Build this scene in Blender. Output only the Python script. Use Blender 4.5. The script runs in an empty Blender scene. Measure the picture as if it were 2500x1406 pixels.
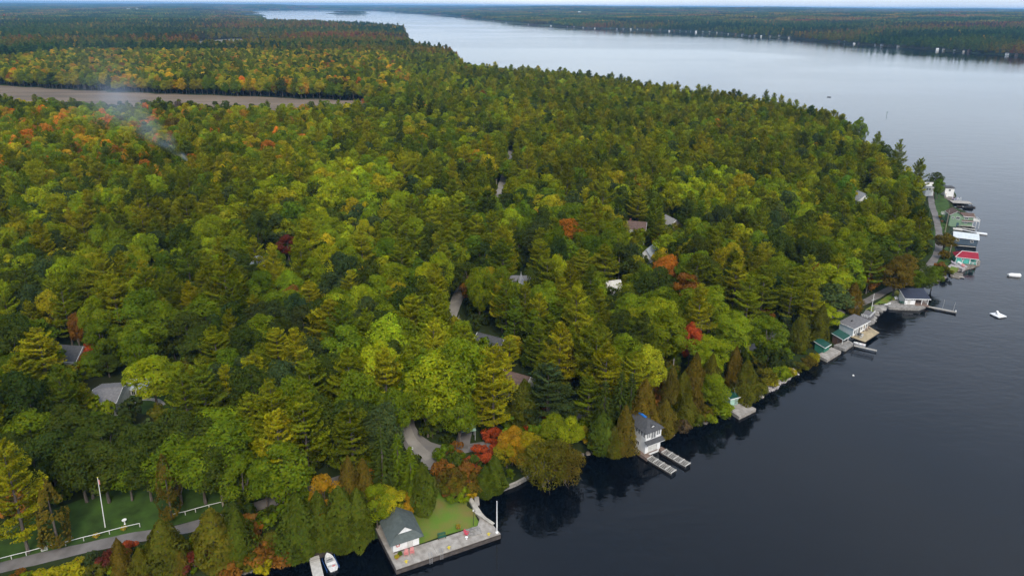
import bpy, bmesh, math, random
import numpy as np
from mathutils import Vector, Matrix
SC = bpy.context.scene
COL = SC.collection
rng = np.random.default_rng(11)
random.seed(11)

# ------------------------------------------------------------------ camera
IW, IH = 2500.0, 1406.0            # size of the photograph the survey points were read from
FOC, PPY, HOR, ROLL = 1700.0, 560.0, 14.0, math.radians(0.435)
CAMH = 100.0
PITCH = math.atan((PPY - HOR) / FOC)
cam_d = bpy.data.cameras.new("camera"); cam = bpy.data.objects.new("camera", cam_d); COL.objects.link(cam)
cam_d.sensor_fit = 'HORIZONTAL'; cam_d.sensor_width = 36.0; cam_d.lens = 36.0 * FOC / IW
cam_d.shift_y = -(IH / 2 - PPY) / IW
cam_d.clip_start = 1.0; cam_d.clip_end = 90000.0
cam.matrix_world = Matrix.Translation((0, 0, CAMH)) @ Matrix.Rotation(math.radians(90) - PITCH, 4, 'X') @ Matrix.Rotation(ROLL, 4, 'Z')
SC.camera = cam

# ------------------------------------------------------------------ world, sun, exposure
SUN_EL, SUN_AZ = math.radians(43), math.radians(166)     # azimuth clockwise from +Y (behind and right of the camera)
wd = bpy.data.worlds.new("World"); SC.world = wd; wd.use_nodes = True
nt = wd.node_tree; nt.nodes.clear()
def N(t, ty, **kw):
    n = t.nodes.new(ty)
    for k, v in kw.items():
        if k in n.inputs.keys() if isinstance(k, str) else False: n.inputs[k].default_value = v
        else: setattr(n, k, v)
    return n
out = N(nt, 'ShaderNodeOutputWorld'); bg = N(nt, 'ShaderNodeBackground')
sky = N(nt, 'ShaderNodeTexSky'); sky.sky_type = 'NISHITA'; sky.sun_disc = False
sky.sun_elevation = SUN_EL; sky.sun_rotation = SUN_AZ; sky.air_density = 1.0; sky.dust_density = 2.0; sky.ozone_density = 1.5
tc = N(nt, 'ShaderNodeTexCoord'); mp = N(nt, 'ShaderNodeMapping'); mp.inputs['Scale'].default_value = (1, 1, 3.5)
cn = N(nt, 'ShaderNodeTexNoise'); cn.inputs['Scale'].default_value = 1.6; cn.inputs['Detail'].default_value = 5
cr = N(nt, 'ShaderNodeValToRGB')                        # broken grey-white cloud deck over the whole dome
cr.color_ramp.elements[0].position = 0.34; cr.color_ramp.elements[0].color = (6.4, 7.7, 9.8, 1)
cr.color_ramp.elements[1].position = 0.62; cr.color_ramp.elements[1].color = (10.5, 11.3, 12.5, 1)
mx = N(nt, 'ShaderNodeMix'); mx.data_type = 'RGBA'; mx.inputs[0].default_value = 0.58
nt.links.new(tc.outputs['Generated'], mp.inputs['Vector']); nt.links.new(mp.outputs[0], cn.inputs['Vector'])
nt.links.new(cn.outputs['Fac'], cr.inputs[0]); nt.links.new(sky.outputs[0], mx.inputs[6]); nt.links.new(cr.outputs[0], mx.inputs[7])
nt.links.new(mx.outputs[2], bg.inputs['Color']); bg.inputs['Strength'].default_value = 0.085
nt.links.new(bg.outputs[0], out.inputs['Surface'])
sd = bpy.data.lights.new("sun", 'SUN'); sun = bpy.data.objects.new("sun", sd); COL.objects.link(sun)
sd.energy = 1.5; sd.angle = math.radians(16); sd.color = (1.0, 0.91, 0.77)
sdir = Vector((math.sin(SUN_AZ) * math.cos(SUN_EL), math.cos(SUN_AZ) * math.cos(SUN_EL), math.sin(SUN_EL)))
sun.rotation_euler = sdir.to_track_quat('Z', 'Y').to_euler(); sun.location = (0, 0, 300)
vs = SC.view_settings; vs.view_transform = 'Standard'; vs.look = 'None'; vs.exposure = 0.8; vs.gamma = 1.0; vs.use_curve_mapping = False
cy = SC.cycles; cy.max_bounces = 5; cy.diffuse_bounces = 3; cy.glossy_bounces = 2; cy.transmission_bounces = 2; cy.volume_bounces = 0
cy.transparent_max_bounces = 4; cy.caustics_reflective = False; cy.caustics_refractive = False; cy.sample_clamp_indirect = 4.0
cy.use_adaptive_sampling = True; cy.adaptive_threshold = 0.02

# ------------------------------------------------------------------ survey: photograph point -> place on a level plane
_cp, _sp, _cr, _sr = math.cos(PITCH), math.sin(PITCH), math.cos(ROLL), math.sin(ROLL)
def U(x, y, z=0.0):
    u = (np.asarray(x, float) - IW / 2) / FOC; v = (PPY - np.asarray(y, float)) / FOC
    u, v = u * _cr - v * _sr, u * _sr + v * _cr
    dy = _cp + v * _sp; dz = -_sp + v * _cp
    t = (z - CAMH) / dz
    return np.stack([t * u, t * dy], -1)
def P(x, y, z):
    x = np.asarray(x, float); y = np.asarray(y, float); z = np.asarray(z, float) - CAMH
    dep = y * _cp - z * _sp; vv = y * _sp + z * _cp
    u, v = x / dep, vv / dep
    u, v = u * _cr + v * _sr, -u * _sr + v * _cr
    return IW / 2 + FOC * u, PPY - FOC * v, dep

# ------------------------------------------------------------------ shoreline and ground height
near_px = [(620,1388),(690,1374),(740,1352),(800,1340),(860,1334),(900,1316),(935,1312),(962,1345),(990,1368),(1100,1327),(1200,1293),
 (1200,1280),(1172,1246),(1158,1222),(1180,1214),(1235,1194),(1290,1168),(1335,1150),(1385,1126),(1430,1104),(1480,1100),(1545,1104),
 (1585,1096),(1612,1074),(1640,1060),(1690,1036),(1740,1022),(1785,1000),(1815,984),(1860,962),(1900,938),(1940,915),(1975,886),(2000,864),
 (2032,846),(2060,832),(2085,816),(2112,790),(2130,764),(2150,750),(2182,752),(2240,756),(2262,746),(2262,724),(2247,706),(2266,690),
 (2292,680),(2318,664),(2350,656),(2386,651),(2394,640),(2372,628),(2336,622),(2328,596),(2322,575),(2316,556),(2332,549),(2370,541),(2380,528),
 (2352,514),(2326,504),(2326,492),(2336,478),(2326,462),(2302,450),(2288,432)]
canopy_px = [(2262,392),(2228,368),(2200,338),(2150,322),(2112,292),(2085,268),(2040,252),(1960,238),(1850,224),(1700,206),(1500,176),(1350,162),(1250,156),(1140,142),(1105,112),(1010,99)]
far_left_px = [(985,82),(992,79)]
head_canopy = [(988,66),(900,59),(760,54),(650,51)]
far_px = [(640,47),(560,44),(600,36),(655,41),(640,36),(560,33),(520,30),(640,27),(760,25.5),(900,27),(1000,33),(1110,40.5),(1125,44),(1250,58),(1330,64),
 (1430,70),(1600,76),(1750,82),(1830,90),(1905,93),(2000,102),(2150,114),(2300,125),(2400,132),(2500,140)]
SH = [(-900., -350.), (-330., 20.), (-150., 70.)] + [tuple(U(x, y)) for x, y in near_px] + [tuple(U(x, y, 25.0)) for x, y in canopy_px] \
   + [tuple(U(x, y)) for x, y in far_left_px] + [tuple(U(x, y, 17.0)) for x, y in head_canopy] + [tuple(U(x, y)) for x, y in far_px]
SH += [(1500., 1300.), (2400., 1000.), (4500., 500.), (4500., -1500.), (-900., -1500.)]
SH = np.array(SH)
def sdist(x, y, poly=SH):
    """signed distance to the polygon, positive outside it (on land for the lake polygon)"""
    x = np.asarray(x, float).ravel(); y = np.asarray(y, float).ravel()
    best = np.full(x.shape, 1e18); ins = np.zeros(x.shape, bool)
    A = poly; B = np.roll(poly, -1, 0)
    for (ax, ay), (bx, by) in zip(A, B):
        dx, dy = bx - ax, by - ay
        t = np.clip(((x - ax) * dx + (y - ay) * dy) / max(dx * dx + dy * dy, 1e-9), 0, 1)
        best = np.minimum(best, (x - ax - t * dx) ** 2 + (y - ay - t * dy) ** 2)
        if ay != by:
            c = ((ay > y) != (by > y)) & (x < (bx - ax) * (y - ay) / (by - ay) + ax)
            ins ^= c
    d = np.sqrt(best)
    return np.where(ins, -d, d)
ISLE = np.array([U(850, 34.3)[0], U(850, 34.3)[1]])
def wob(x, y, s, seed=0):
    k = 2 * math.pi / s
    return (np.sin(k * (x * .93 + y * .37) + seed) + np.sin(k * (x * -.41 + y * .91) * 1.37 + seed * 2.1) + np.sin(k * (x * .62 - y * .78) * 2.13 + seed * .7) * .6) / 2.6
def hgt(x, y):
    x = np.asarray(x, float); y = np.asarray(y, float); sh = x.shape
    x = x.ravel(); y = y.ravel()
    d = sdist(x, y)
    di = 190 - np.hypot((x - ISLE[0]) * .8, (y - ISLE[1]) * .55)
    d = np.maximum(d, di)
    z = np.where(d < 0, np.maximum(d * .5, -4), np.clip(d / 1.6, 0, 1) * .75 + np.clip(d - 1.6, 0, 45) * .055 + np.clip(d - 46, 0, 160) * .022)
    r = np.hypot(x, y)
    far = np.clip((r - 2600) / 6000, 0, 1) * np.clip(d / 500, 0, 1)
    z = z + far * (18 + 18 * wob(x, y, 5200, 1.3) + 7 * wob(x, y, 1500, 4.))
    z = z + np.clip((r - 1250) / 300, 0, 1) * np.clip((x / np.maximum(y, 1) + .06) / .1, 0, 1) * np.clip((d - 30) / 1600, 0, 1) * 30
    ridge = np.clip((r - 12000) / 6000, 0, 1)
    z = z + ridge * (34 + 22 * wob(x, y, 9000, 2.) + 9 * wob(x, y, 2600, 5.))
    return z.reshape(sh)
def h1(x, y): return float(hgt(np.array([x]), np.array([y]))[0])
def Ug(x, y, dz=0.0):
    """photograph point -> point on the ground (plus dz)"""
    z = 1.0
    for _ in range(6):
        p = U(x, y, z + dz); z = max(h1(p[0], p[1]), 0.0)
    return Vector((p[0], p[1], z + dz))

# ------------------------------------------------------------------ helpers: tags, materials, meshes
def tag(o, label=None, cat=None, group=None, kind=None):
    if label: o["label"] = label
    if cat: o["category"] = cat
    if group: o["group"] = group
    if kind: o["kind"] = kind
    return o
def nm(name):                       # fresh material with cleared tree
    m = bpy.data.materials.new(name); m.use_nodes = True; t = m.node_tree; t.nodes.clear()
    o = t.nodes.new('ShaderNodeOutputMaterial'); return m, t, o
_mats = {}
def M(name, col, rough=.7, var=.18, scale=3.0, bump=0.0, spec=.3, metal=0.0, detail=6, stretch=(1, 1, 1), col2=None, pos=(.35, .7)):
    """surface colour with blotchy wear, mapped on object coordinates"""
    if name in _mats: return _mats[name]
    m, t, o = nm(name)
    b = t.nodes.new('ShaderNodeBsdfPrincipled'); t.links.new(b.outputs[0], o.inputs['Surface'])
    b.inputs['Roughness'].default_value = rough; b.inputs['Specular IOR Level'].default_value = spec; b.inputs['Metallic'].default_value = metal
    tc = t.nodes.new('ShaderNodeTexCoord'); mp = t.nodes.new('ShaderNodeMapping'); mp.inputs['Scale'].default_value = stretch
    n = t.nodes.new('ShaderNodeTexNoise'); n.inputs['Scale'].default_value = scale; n.inputs['Detail'].default_value = detail
    r = t.nodes.new('ShaderNodeValToRGB')
    c2 = col2 if col2 else tuple(c * (1 - 2 * var) for c in col)
    c1 = tuple(min(1, c * (1 + var * .6)) for c in col)
    r.color_ramp.elements[0].position = pos[0]; r.color_ramp.elements[0].color = (*c2, 1)
    r.color_ramp.elements[1].position = pos[1]; r.color_ramp.elements[1].color = (*c1, 1)
    t.links.new(tc.outputs['Object'], mp.inputs[0]); t.links.new(mp.outputs[0], n.inputs['Vector']); t.links.new(n.outputs['Fac'], r.inputs[0])
    t.links.new(r.outputs[0], b.inputs['Base Color'])
    if bump:
        bp = t.nodes.new('ShaderNodeBump'); bp.inputs['Strength'].default_value = .6; bp.inputs['Distance'].default_value = bump
        t.links.new(n.outputs['Fac'], bp.inputs['Height']); t.links.new(bp.outputs[0], b.inputs['Normal'])
    _mats[name] = m; return m
def link(name, me, mat=None, parent=None, loc=None):
    o = bpy.data.objects.new(name, me); COL.objects.link(o)
    if mat is not None and not me.materials: me.materials.append(mat)
    if parent is not None: o.parent = parent
    if loc is not None: o.location = loc
    return o
def np_mesh(name, V, F, smooth=False):
    me = bpy.data.meshes.new(name); V = np.asarray(V, np.float32); F = np.asarray(F, np.int32)
    k = F.shape[1]
    me.vertices.add(len(V)); me.vertices.foreach_set('co', V.ravel())
    me.loops.add(F.size); me.loops.foreach_set('vertex_index', F.ravel())
    me.polygons.add(len(F)); me.polygons.foreach_set('loop_start', np.arange(0, F.size, k, dtype=np.int32))
    me.polygons.foreach_set('loop_total', np.full(len(F), k, np.int32))
    if smooth: me.polygons.foreach_set('use_smooth', np.ones(len(F), bool))
    me.update(calc_edges=True); me.validate(); return me
def empty(name, loc=(0, 0, 0), rz=0.0):
    o = bpy.data.objects.new(name, None); COL.objects.link(o); o.location = loc; o.rotation_euler = (0, 0, rz); o.empty_display_size = .5; return o

class MB:
    """collects boxes, tubes, prisms in local coordinates and links them as one mesh"""
    def __init__(s): s.v = []; s.f = []
    def box(s, x0, y0, z0, x1, y1, z1):
        b = len(s.v); s.v += [(x0,y0,z0),(x1,y0,z0),(x1,y1,z0),(x0,y1,z0),(x0,y0,z1),(x1,y0,z1),(x1,y1,z1),(x0,y1,z1)]
        s.f += [tuple(b+i for i in q) for q in ((0,3,2,1),(4,5,6,7),(0,1,5,4),(1,2,6,5),(2,3,7,6),(3,0,4,7))]; return s
    def poly(s, pts): b = len(s.v); s.v += [tuple(p) for p in pts]; s.f.append(tuple(range(b, b+len(pts)))); return s
    def prism(s, pts, z0, z1):
        n = len(pts); b = len(s.v)
        s.v += [(p[0], p[1], z0) for p in pts] + [(p[0], p[1], z1) for p in pts]
        s.f.append(tuple(b+n+i for i in range(n))); s.f.append(tuple(b+n-1-i for i in range(n)))
        s.f += [(b+i, b+(i+1) % n, b+n+(i+1) % n, b+n+i) for i in range(n)]; return s
    def tube(s, pts, rad, k=6):
        pts = [Vector(p) for p in pts]; rad = rad if isinstance(rad, (list, tuple)) else [rad]*len(pts); b = len(s.v)
        for i, p in enumerate(pts):
            d = (pts[min(i+1, len(pts)-1)] - pts[max(i-1, 0)]).normalized()
            a = d.orthogonal().normalized() if i == 0 else (a - d*a.dot(d)).normalized(); c = d.cross(a)
            for j in range(k):
                an = 2*math.pi*j/k; s.v.append(tuple(p + (a*math.cos(an) + c*math.sin(an))*rad[i]))
        for i in range(len(pts)-1):
            for j in range(k):
                s.f.append((b+i*k+j, b+i*k+(j+1) % k, b+(i+1)*k+(j+1) % k, b+(i+1)*k+j))
        s.f.append(tuple(b+k-1-j for j in range(k))); s.f.append(tuple(b+(len(pts)-1)*k+j for j in range(k))); return s
    def slab(s, pts, th):
        """thick sheet under a (planar) polygon given by its top corners"""
        P = [Vector(p) for p in pts]; n = len(P); nr = (P[1]-P[0]).cross(P[2]-P[0]).normalized()
        if nr.z < 0: P.reverse(); nr = -nr
        b = len(s.v); s.v += [tuple(p) for p in P] + [tuple(p - nr*th) for p in P]
        s.f.append(tuple(b+i for i in range(n))); s.f.append(tuple(b+2*n-1-i for i in range(n)))
        s.f += [(b+(i+1) % n, b+i, b+n+i, b+n+(i+1) % n) for i in range(n)]; return s
    def mesh(s, name, smooth=False):
        me = bpy.data.meshes.new(name); me.from_pydata(s.v, [], s.f)
        if smooth:
            for p in me.polygons: p.use_smooth = True
        me.update(); return me
    def build(s, name, mat, parent=None, loc=None, smooth=False): return link(name, s.mesh(name, smooth), mat, parent, loc)

# ------------------------------------------------------------------ ground sheet
def ground_material():
    m, t, o = nm("forest_floor")
    b = t.nodes.new('ShaderNodeBsdfPrincipled'); b.inputs['Roughness'].default_value = .95; b.inputs['Specular IOR Level'].default_value = .1
    g = t.nodes.new('ShaderNodeNewGeometry')
    n1 = N(t, 'ShaderNodeTexNoise'); n1.inputs['Scale'].default_value = .05; n1.inputs['Detail'].default_value = 8
    n2 = N(t, 'ShaderNodeTexNoise'); n2.inputs['Scale'].default_value = .0016; n2.inputs['Detail'].default_value = 6
    r1 = t.nodes.new('ShaderNodeValToRGB'); e = r1.color_ramp.elements
    e[0].position = .35; e[0].color = (.020, .022, .010, 1); e[1].position = .65; e[1].color = (.030, .050, .012, 1)
    r2 = t.nodes.new('ShaderNodeValToRGB'); e = r2.color_ramp.elements
    e[0].position = .38; e[0].color = (.025, .045, .018, 1); e[1].position = .62; e[1].color = (.085, .05, .022, 1)
    x = e.new(.52); x.color = (.04, .055, .02, 1)
    ln = N(t, 'ShaderNodeVectorMath'); ln.operation = 'LENGTH'
    mr = N(t, 'ShaderNodeMapRange'); mr.inputs[1].default_value = 1500; mr.inputs[2].default_value = 4000
    mx = N(t, 'ShaderNodeMix'); mx.data_type = 'RGBA'
    L = t.links.new
    L(g.outputs['Position'], n1.inputs['Vector']); L(g.outputs['Position'], n2.inputs['Vector']); L(g.outputs['Position'], ln.inputs[0])
    L(ln.outputs['Value'], mr.inputs[0]); L(mr.outputs[0], mx.inputs[0]); L(n1.outputs[0], r1.inputs[0]); L(n2.outputs[0], r2.inputs[0])
    L(r1.outputs[0], mx.inputs[6]); L(r2.outputs[0], mx.inputs[7]); L(mx.outputs[2], b.inputs['Base Color']); L(b.outputs[0], o.inputs['Surface'])
    return m
_th = np.radians(np.concatenate([np.linspace(-100, -46, 28)[:-1], np.linspace(-46, 46, 560), np.linspace(46, 100, 28)[1:]]))
_rr = np.concatenate([[60.], np.geomspace(85, 600, 210), np.geomspace(600, 34000, 170)[1:]])
R_, T_ = np.meshgrid(_rr, _th, indexing='ij')
gx, gy = R_ * np.sin(T_), R_ * np.cos(T_)
gz = hgt(gx, gy)
nr_, nt_ = R_.shape
idx = np.arange(nr_ * nt_).reshape(nr_, nt_)
GF = np.stack([idx[:-1, :-1], idx[:-1, 1:], idx[1:, 1:], idx[1:, :-1]], -1).reshape(-1, 4)[:, ::-1]
ground = link("ground", np_mesh("ground", np.stack([gx, gy, gz], -1).reshape(-1, 3), GF, True), ground_material())
tag(ground, "dark forest floor and rolling wooded land to the horizon", None, None, "structure")

# ------------------------------------------------------------------ water
def water_material():
    m, t, o = nm("lake_water")
    b = t.nodes.new('ShaderNodeBsdfPrincipled'); b.inputs['Base Color'].default_value = (.0014, .0028, .0055, 1)
    b.inputs['IOR'].default_value = 1.333; b.inputs['Specular IOR Level'].default_value = .5
    g = t.nodes.new('ShaderNodeNewGeometry'); L = t.links.new
    mp = N(t, 'ShaderNodeMapping'); mp.inputs['Scale'].default_value = (.55, 1.1, 1); mp.inputs['Rotation'].default_value = (0, 0, .5)
    w1 = N(t, 'ShaderNodeTexNoise'); w1.inputs['Scale'].default_value = .55; w1.inputs['Detail'].default_value = 3
    w2 = N(t, 'ShaderNodeTexNoise'); w2.inputs['Scale'].default_value = .11; w2.inputs['Detail'].default_value = 2
    sl = N(t, 'ShaderNodeTexNoise'); sl.inputs['Scale'].default_value = .0022; sl.inputs['Detail'].default_value = 4; sl.inputs['Distortion'].default_value = .9
    sm = N(t, 'ShaderNodeMapping'); sm.inputs['Scale'].default_value = (.55, 1.0, 1); sm.inputs['Rotation'].default_value = (0, 0, -.5)
    ad = N(t, 'ShaderNodeMath'); ad.operation = 'MULTIPLY_ADD'; ad.inputs[1].default_value = 1.6
    rr = N(t, 'ShaderNodeMapRange'); rr.inputs[1].default_value = .40; rr.inputs[2].default_value = .62; rr.inputs[3].default_value = .11; rr.inputs[4].default_value = .04
    bs = N(t, 'ShaderNodeMapRange'); bs.inputs[1].default_value = .45; bs.inputs[2].default_value = .60; bs.inputs[3].default_value = 1.0; bs.inputs[4].default_value = .5
    bp = N(t, 'ShaderNodeBump'); bp.inputs['Distance'].default_value = .065
    L(g.outputs['Position'], mp.inputs[0]); L(mp.outputs[0], w1.inputs['Vector']); L(mp.outputs[0], w2.inputs['Vector'])
    L(g.outputs['Position'], sm.inputs[0]); L(sm.outputs[0], sl.inputs['Vector'])
    L(w2.outputs[0], ad.inputs[0]); L(w1.outputs[0], ad.inputs[2]); L(ad.outputs[0], bp.inputs['Height'])
    L(sl.outputs[0], rr.inputs[0]); L(sl.outputs[0], bs.inputs[0]); L(bs.outputs[0], bp.inputs['Strength'])
    L(rr.outputs[0], b.inputs['Roughness']); L(bp.outputs[0], b.inputs['Normal']); L(b.outputs[0], o.inputs['Surface'])
    return m
wv = [(-30000, -600, 0), (30000, -600, 0), (30000, 33000, 0), (-30000, 33000, 0)]
water = link("lake_water", np_mesh("lake_water", wv, [(0, 1, 2, 3)]), water_material())
tag(water, "dark rippled lake reflecting the pale sky", None, None, "structure")

# ------------------------------------------------------------------ roads, field, lawns
def resample(pts, step):
    pts = [np.array(p, float) for p in pts]; out = [pts[0]]
    # Catmull-Rom through the points
    for i in range(len(pts) - 1):
        p0, p1, p2, p3 = pts[max(i-1, 0)], pts[i], pts[i+1], pts[min(i+2, len(pts)-1)]
        n = max(2, int(np.linalg.norm(p2 - p1) / step))
        for k in range(1, n + 1):
            t = k / n
            out.append(.5 * (2*p1 + (p2-p0)*t + (2*p0-5*p1+4*p2-p3)*t*t + (3*p1-p0-3*p2+p3)*t**3))
    return np.array(out)
ROADS = []
def ribbon(name, pxs, width, mat, label, lift=.10):
    c = resample([Ug(x, y)[:2] for x, y in pxs], 1.5)
    d = np.gradient(c, axis=0); d /= np.linalg.norm(d, axis=1)[:, None]; nrm = np.stack([-d[:, 1], d[:, 0]], -1)
    wj = width / 2 * (1 + .05 * np.sin(np.arange(len(c)) * .7) + .03 * np.sin(np.arange(len(c)) * 1.9))
    rows = [c + nrm * (wj * k)[:, None] for k in (-1, -.5, 0, .5, 1)]
    V = np.concatenate([np.column_stack([r, hgt(r[:, 0], r[:, 1]) + lift + (.03 if 0 < i < 4 else 0)]) for i, r in enumerate(rows)])
    n = len(c); F = [(i*n+j, i*n+j+1, (i+1)*n+j+1, (i+1)*n+j) for i in range(4) for j in range(n-1)]
    o = link(name, np_mesh(name, V, np.array(F)[:, ::-1], True), mat); ROADS.append((c, width / 2))
    return tag(o, label, None, None, "structure")
gravel = M("gravel_road", (.185, .172, .168), .9, .12, .35, bump=.02, col2=(.125, .115, .108))
tarmac = M("old_tarmac", (.215, .203, .195), .9, .10, .25, bump=.01)
ribbon("shore_road", [(-200,1450),(-60,1402),(120,1358),(300,1318),(460,1288),(640,1232),(830,1172),(960,1140),(1040,1118),(1120,1098),(1225,1080),(1330,1045),(1450,1000),
   (1600,950),(1750,890),(1880,830),(2000,782),(2110,738),(2160,712),(2215,688),(2262,655),(2288,620),(2293,580),(2288,545),(2276,505),(2272,478),(2266,450)], 2.9, gravel,
   "grey gravel lane following the lake shore behind the boathouses")
ribbon("uphill_road", [(1050,1120),(1012,1085),(992,1048),(985,1010),(1000,950),(1040,870),(1098,775),(1122,715),(1150,642),(1182,545),(1224,455),(1246,372),(1258,320)], 3.9, M("pale_chip_road", (.33, .31, .285), .9, .12, .3, bump=.01),
   "pale road climbing from the shore junction into the woods", .115)
ribbon("driveway", [(1128,1096),(1132,1070),(1140,1045)], 3.2, gravel, "short gravel drive leaving the shore lane below the green awning", .125)
ribbon("garden_path", [(330,985),(352,975),(385,978),(400,990)], 1.2, M("path_stone", (.35, .33, .30), .9), "curved stone garden path by the grey roofed house", .13)

JUNC = [(978,1062),(982,1030),(988,1008),(1008,1010),(1013,1040),(1026,1062),(1052,1080),(1085,1090),(1150,1090),(1215,1074),(1225,1086),(1140,1106),(1080,1118),(1074,1145),(1040,1148),(1008,1120),(988,1092)]
def patch(name, world_pts, mat, label, lift, step, kind="structure"):
    """draped sheet over the ground inside a polygon (grid clipped by the outline)"""
    poly = np.array(world_pts)
    bm = bmesh.new(); vs = [bm.verts.new((p[0], p[1], 0)) for p in poly]; bm.faces.new(vs)
    bmesh.ops.triangulate(bm, faces=bm.faces[:])
    lo, hi = poly.min(0), poly.max(0)
    for ax in (0, 1):
        for s in np.arange(lo[ax] + step, hi[ax], step):
            co = [0, 0, 0]; co[ax] = s; no = [0, 0, 0]; no[ax] = 1
            bmesh.ops.bisect_plane(bm, geom=bm.verts[:] + bm.edges[:] + bm.faces[:], plane_co=co, plane_no=no)
    me = bpy.data.meshes.new(name); bm.normal_update()
    for f in bm.faces:
        if f.normal.z < 0: f.normal_flip()
    bm.to_mesh(me); bm.free()
    n = len(me.vertices); co = np.empty(n * 3, np.float32); me.vertices.foreach_get('co', co); co = co.reshape(-1, 3)
    co[:, 2] = np.maximum(hgt(co[:, 0], co[:, 1]), .05) + lift; me.vertices.foreach_set('co', co.ravel())
    for p in me.polygons: p.use_smooth = True
    me.update()
    return tag(link(name, me, mat), label, None, None, kind)
patch("road_junction", [Ug(x, y)[:2] for x, y in JUNC], tarmac, "wide grey road junction bending from the hill to the shore lane", .135, 2.0)
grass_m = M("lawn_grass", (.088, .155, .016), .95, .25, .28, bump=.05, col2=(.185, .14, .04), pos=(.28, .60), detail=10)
grass_d = M("shade_tinted_grass", (.042, .088, .011), .95, .25, .3, bump=.03)  # darker copy of the lawn green; tree shade is put into the colour
field_m = M("ploughed_field", (.185, .135, .092), 1, .12, .03, bump=.1, stretch=(.3, 3.0, 1), col2=(.10, .075, .05))
field_px = [(-260,196),(0,216),(300,233),(620,243),(900,256),(905,276),(640,278),(420,272),(180,270),(0,256),(-260,240)]
FIELD = np.array([U(x, y, 4.0 if i < 5 else 16.0) for i, (x, y) in enumerate(field_px)])
_f = []
for a_, b_ in zip(FIELD, np.roll(FIELD, -1, 0)):
    k_ = max(1, int(np.linalg.norm(b_ - a_) / 14)); _f += [a_ + (b_ - a_) * j / k_ + (rng.uniform(-4.5, 4.5, 2) if j else 0) for j in range(k_)]
FIELD = np.array(_f)
patch("ploughed_field", FIELD, field_m, "long tan ploughed field cut through the woods", .35, 30.)
F2 = np.array([U(x, y, 5) for x, y in ((484,104),(560,98),(700,97),(720,103),(640,122),(490,126))])
patch("distant_field", F2, M("far_field", (.17, .15, .11), 1, .1, .02), "small grey clearing in the distant woods", .5, 60.)
LAWN = np.array([Ug(x, y)[:2] for x, y in ((1046,1165),(1072,1160),(1090,1200),(1120,1228),(1146,1222),(1175,1262),(1165,1284),(1080,1308),(1018,1330),(1000,1290),(990,1250),(1030,1215))])
patch("lawn", LAWN, grass_m, "mown green lawn between the grey roofed boathouse and concrete dock", .06, 2.)
VERGE = np.array([Ug(x, y)[:2] for x, y in ((-150,1330),(0,1290),(250,1200),(420,1180),(560,1195),(640,1205),(600,1232),(470,1272),(300,1310),(120,1350),(-20,1385),(-150,1420))])
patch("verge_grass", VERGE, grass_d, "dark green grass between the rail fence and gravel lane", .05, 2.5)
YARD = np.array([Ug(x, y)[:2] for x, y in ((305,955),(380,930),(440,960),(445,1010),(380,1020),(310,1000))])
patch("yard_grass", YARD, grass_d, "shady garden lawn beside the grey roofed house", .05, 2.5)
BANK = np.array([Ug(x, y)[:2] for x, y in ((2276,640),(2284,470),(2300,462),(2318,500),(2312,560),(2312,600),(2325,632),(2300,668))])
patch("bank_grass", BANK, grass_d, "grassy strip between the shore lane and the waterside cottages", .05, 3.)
COVE = np.array([Ug(x, y)[:2] for x, y in ((2112,756),(2190,708),(2205,722),(2180,740),(2150,746),(2125,770))])
patch("cove_grass", COVE, grass_m, "green bank below the lane above the rocky cove", .05, 2.5)

# ------------------------------------------------------------------ foliage materials
def leaf_material(name, inst):
    m, t, o = nm(name); L = t.links.new
    if inst:
        c = t.nodes.new('ShaderNodeAttribute'); c.attribute_type = 'INSTANCER'; c.attribute_name = 'tint'; csock = c.outputs['Color']
    else:
        c = t.nodes.new('ShaderNodeObjectInfo'); csock = c.outputs['Color']
    a = t.nodes.new('ShaderNodeAttribute'); a.attribute_type = 'GEOMETRY'; a.attribute_name = 'shade'
    mu = N(t, 'ShaderNodeMix'); mu.data_type = 'RGBA'; mu.blend_type = 'MULTIPLY'; mu.inputs[0].default_value = 1.0
    L(csock, mu.inputs[6]); L(a.outputs['Color'], mu.inputs[7])
    d = t.nodes.new('ShaderNodeBsdfDiffuse'); tr = t.nodes.new('ShaderNodeBsdfTranslucent'); ms = t.nodes.new('ShaderNodeMixShader')
    ms.inputs[0].default_value = .38
    L(mu.outputs[2], d.inputs['Color']); L(mu.outputs[2], tr.inputs['Color']); L(d.outputs[0], ms.inputs[1]); L(tr.outputs[0], ms.inputs[2])
    L(ms.outputs[0], o.inputs['Surface']); return m
LEAF, LEAFI = leaf_material("foliage", False), leaf_material("forest_foliage", True)
BARK = M("bark", (.16, .135, .115), .95, .2, 2.0, stretch=(3, 3, .4), col2=(.07, .055, .045))
PALEBARK = M("pale_bark", (.42, .39, .34), .9, .2, 2.0, stretch=(3, 3, .4), col2=(.2, .17, .14))

def unit(v): return v / np.maximum(np.linalg.norm(v, axis=-1, keepdims=True), 1e-9)
def quads(C, Nn, up, w, l, g):
    """leaf sprays: centre, normal, long-axis hint, width, length"""
    Nn = unit(Nn); Y = unit(up - Nn * (up * Nn).sum(1)[:, None]); X = np.cross(Y, Nn)
    w = np.broadcast_to(w, len(C))[:, None]; l = np.broadcast_to(l, len(C))[:, None]
    bend = Nn * (l * .18)
    v = np.stack([C - X*w*.5 - Y*l*.5 - bend, C + X*w*.62, C + X*w*.22 + Y*l*.55 - bend*.8, C - X*w*.5 + Y*l*.12], 1)
    return v.reshape(-1, 3)
def shade_cols(g, n, clump, hue=.10, lo=.72, hi=1.3):
    b = g.uniform(.91, 1.09, n) * clump
    h = g.normal(0, hue, n)
    return np.stack([np.clip(b * (1 + h), .3, 2), np.clip(b * (1 + h * .15), .3, 2), np.clip(b * (1 - h), .3, 2)], 1)
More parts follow.
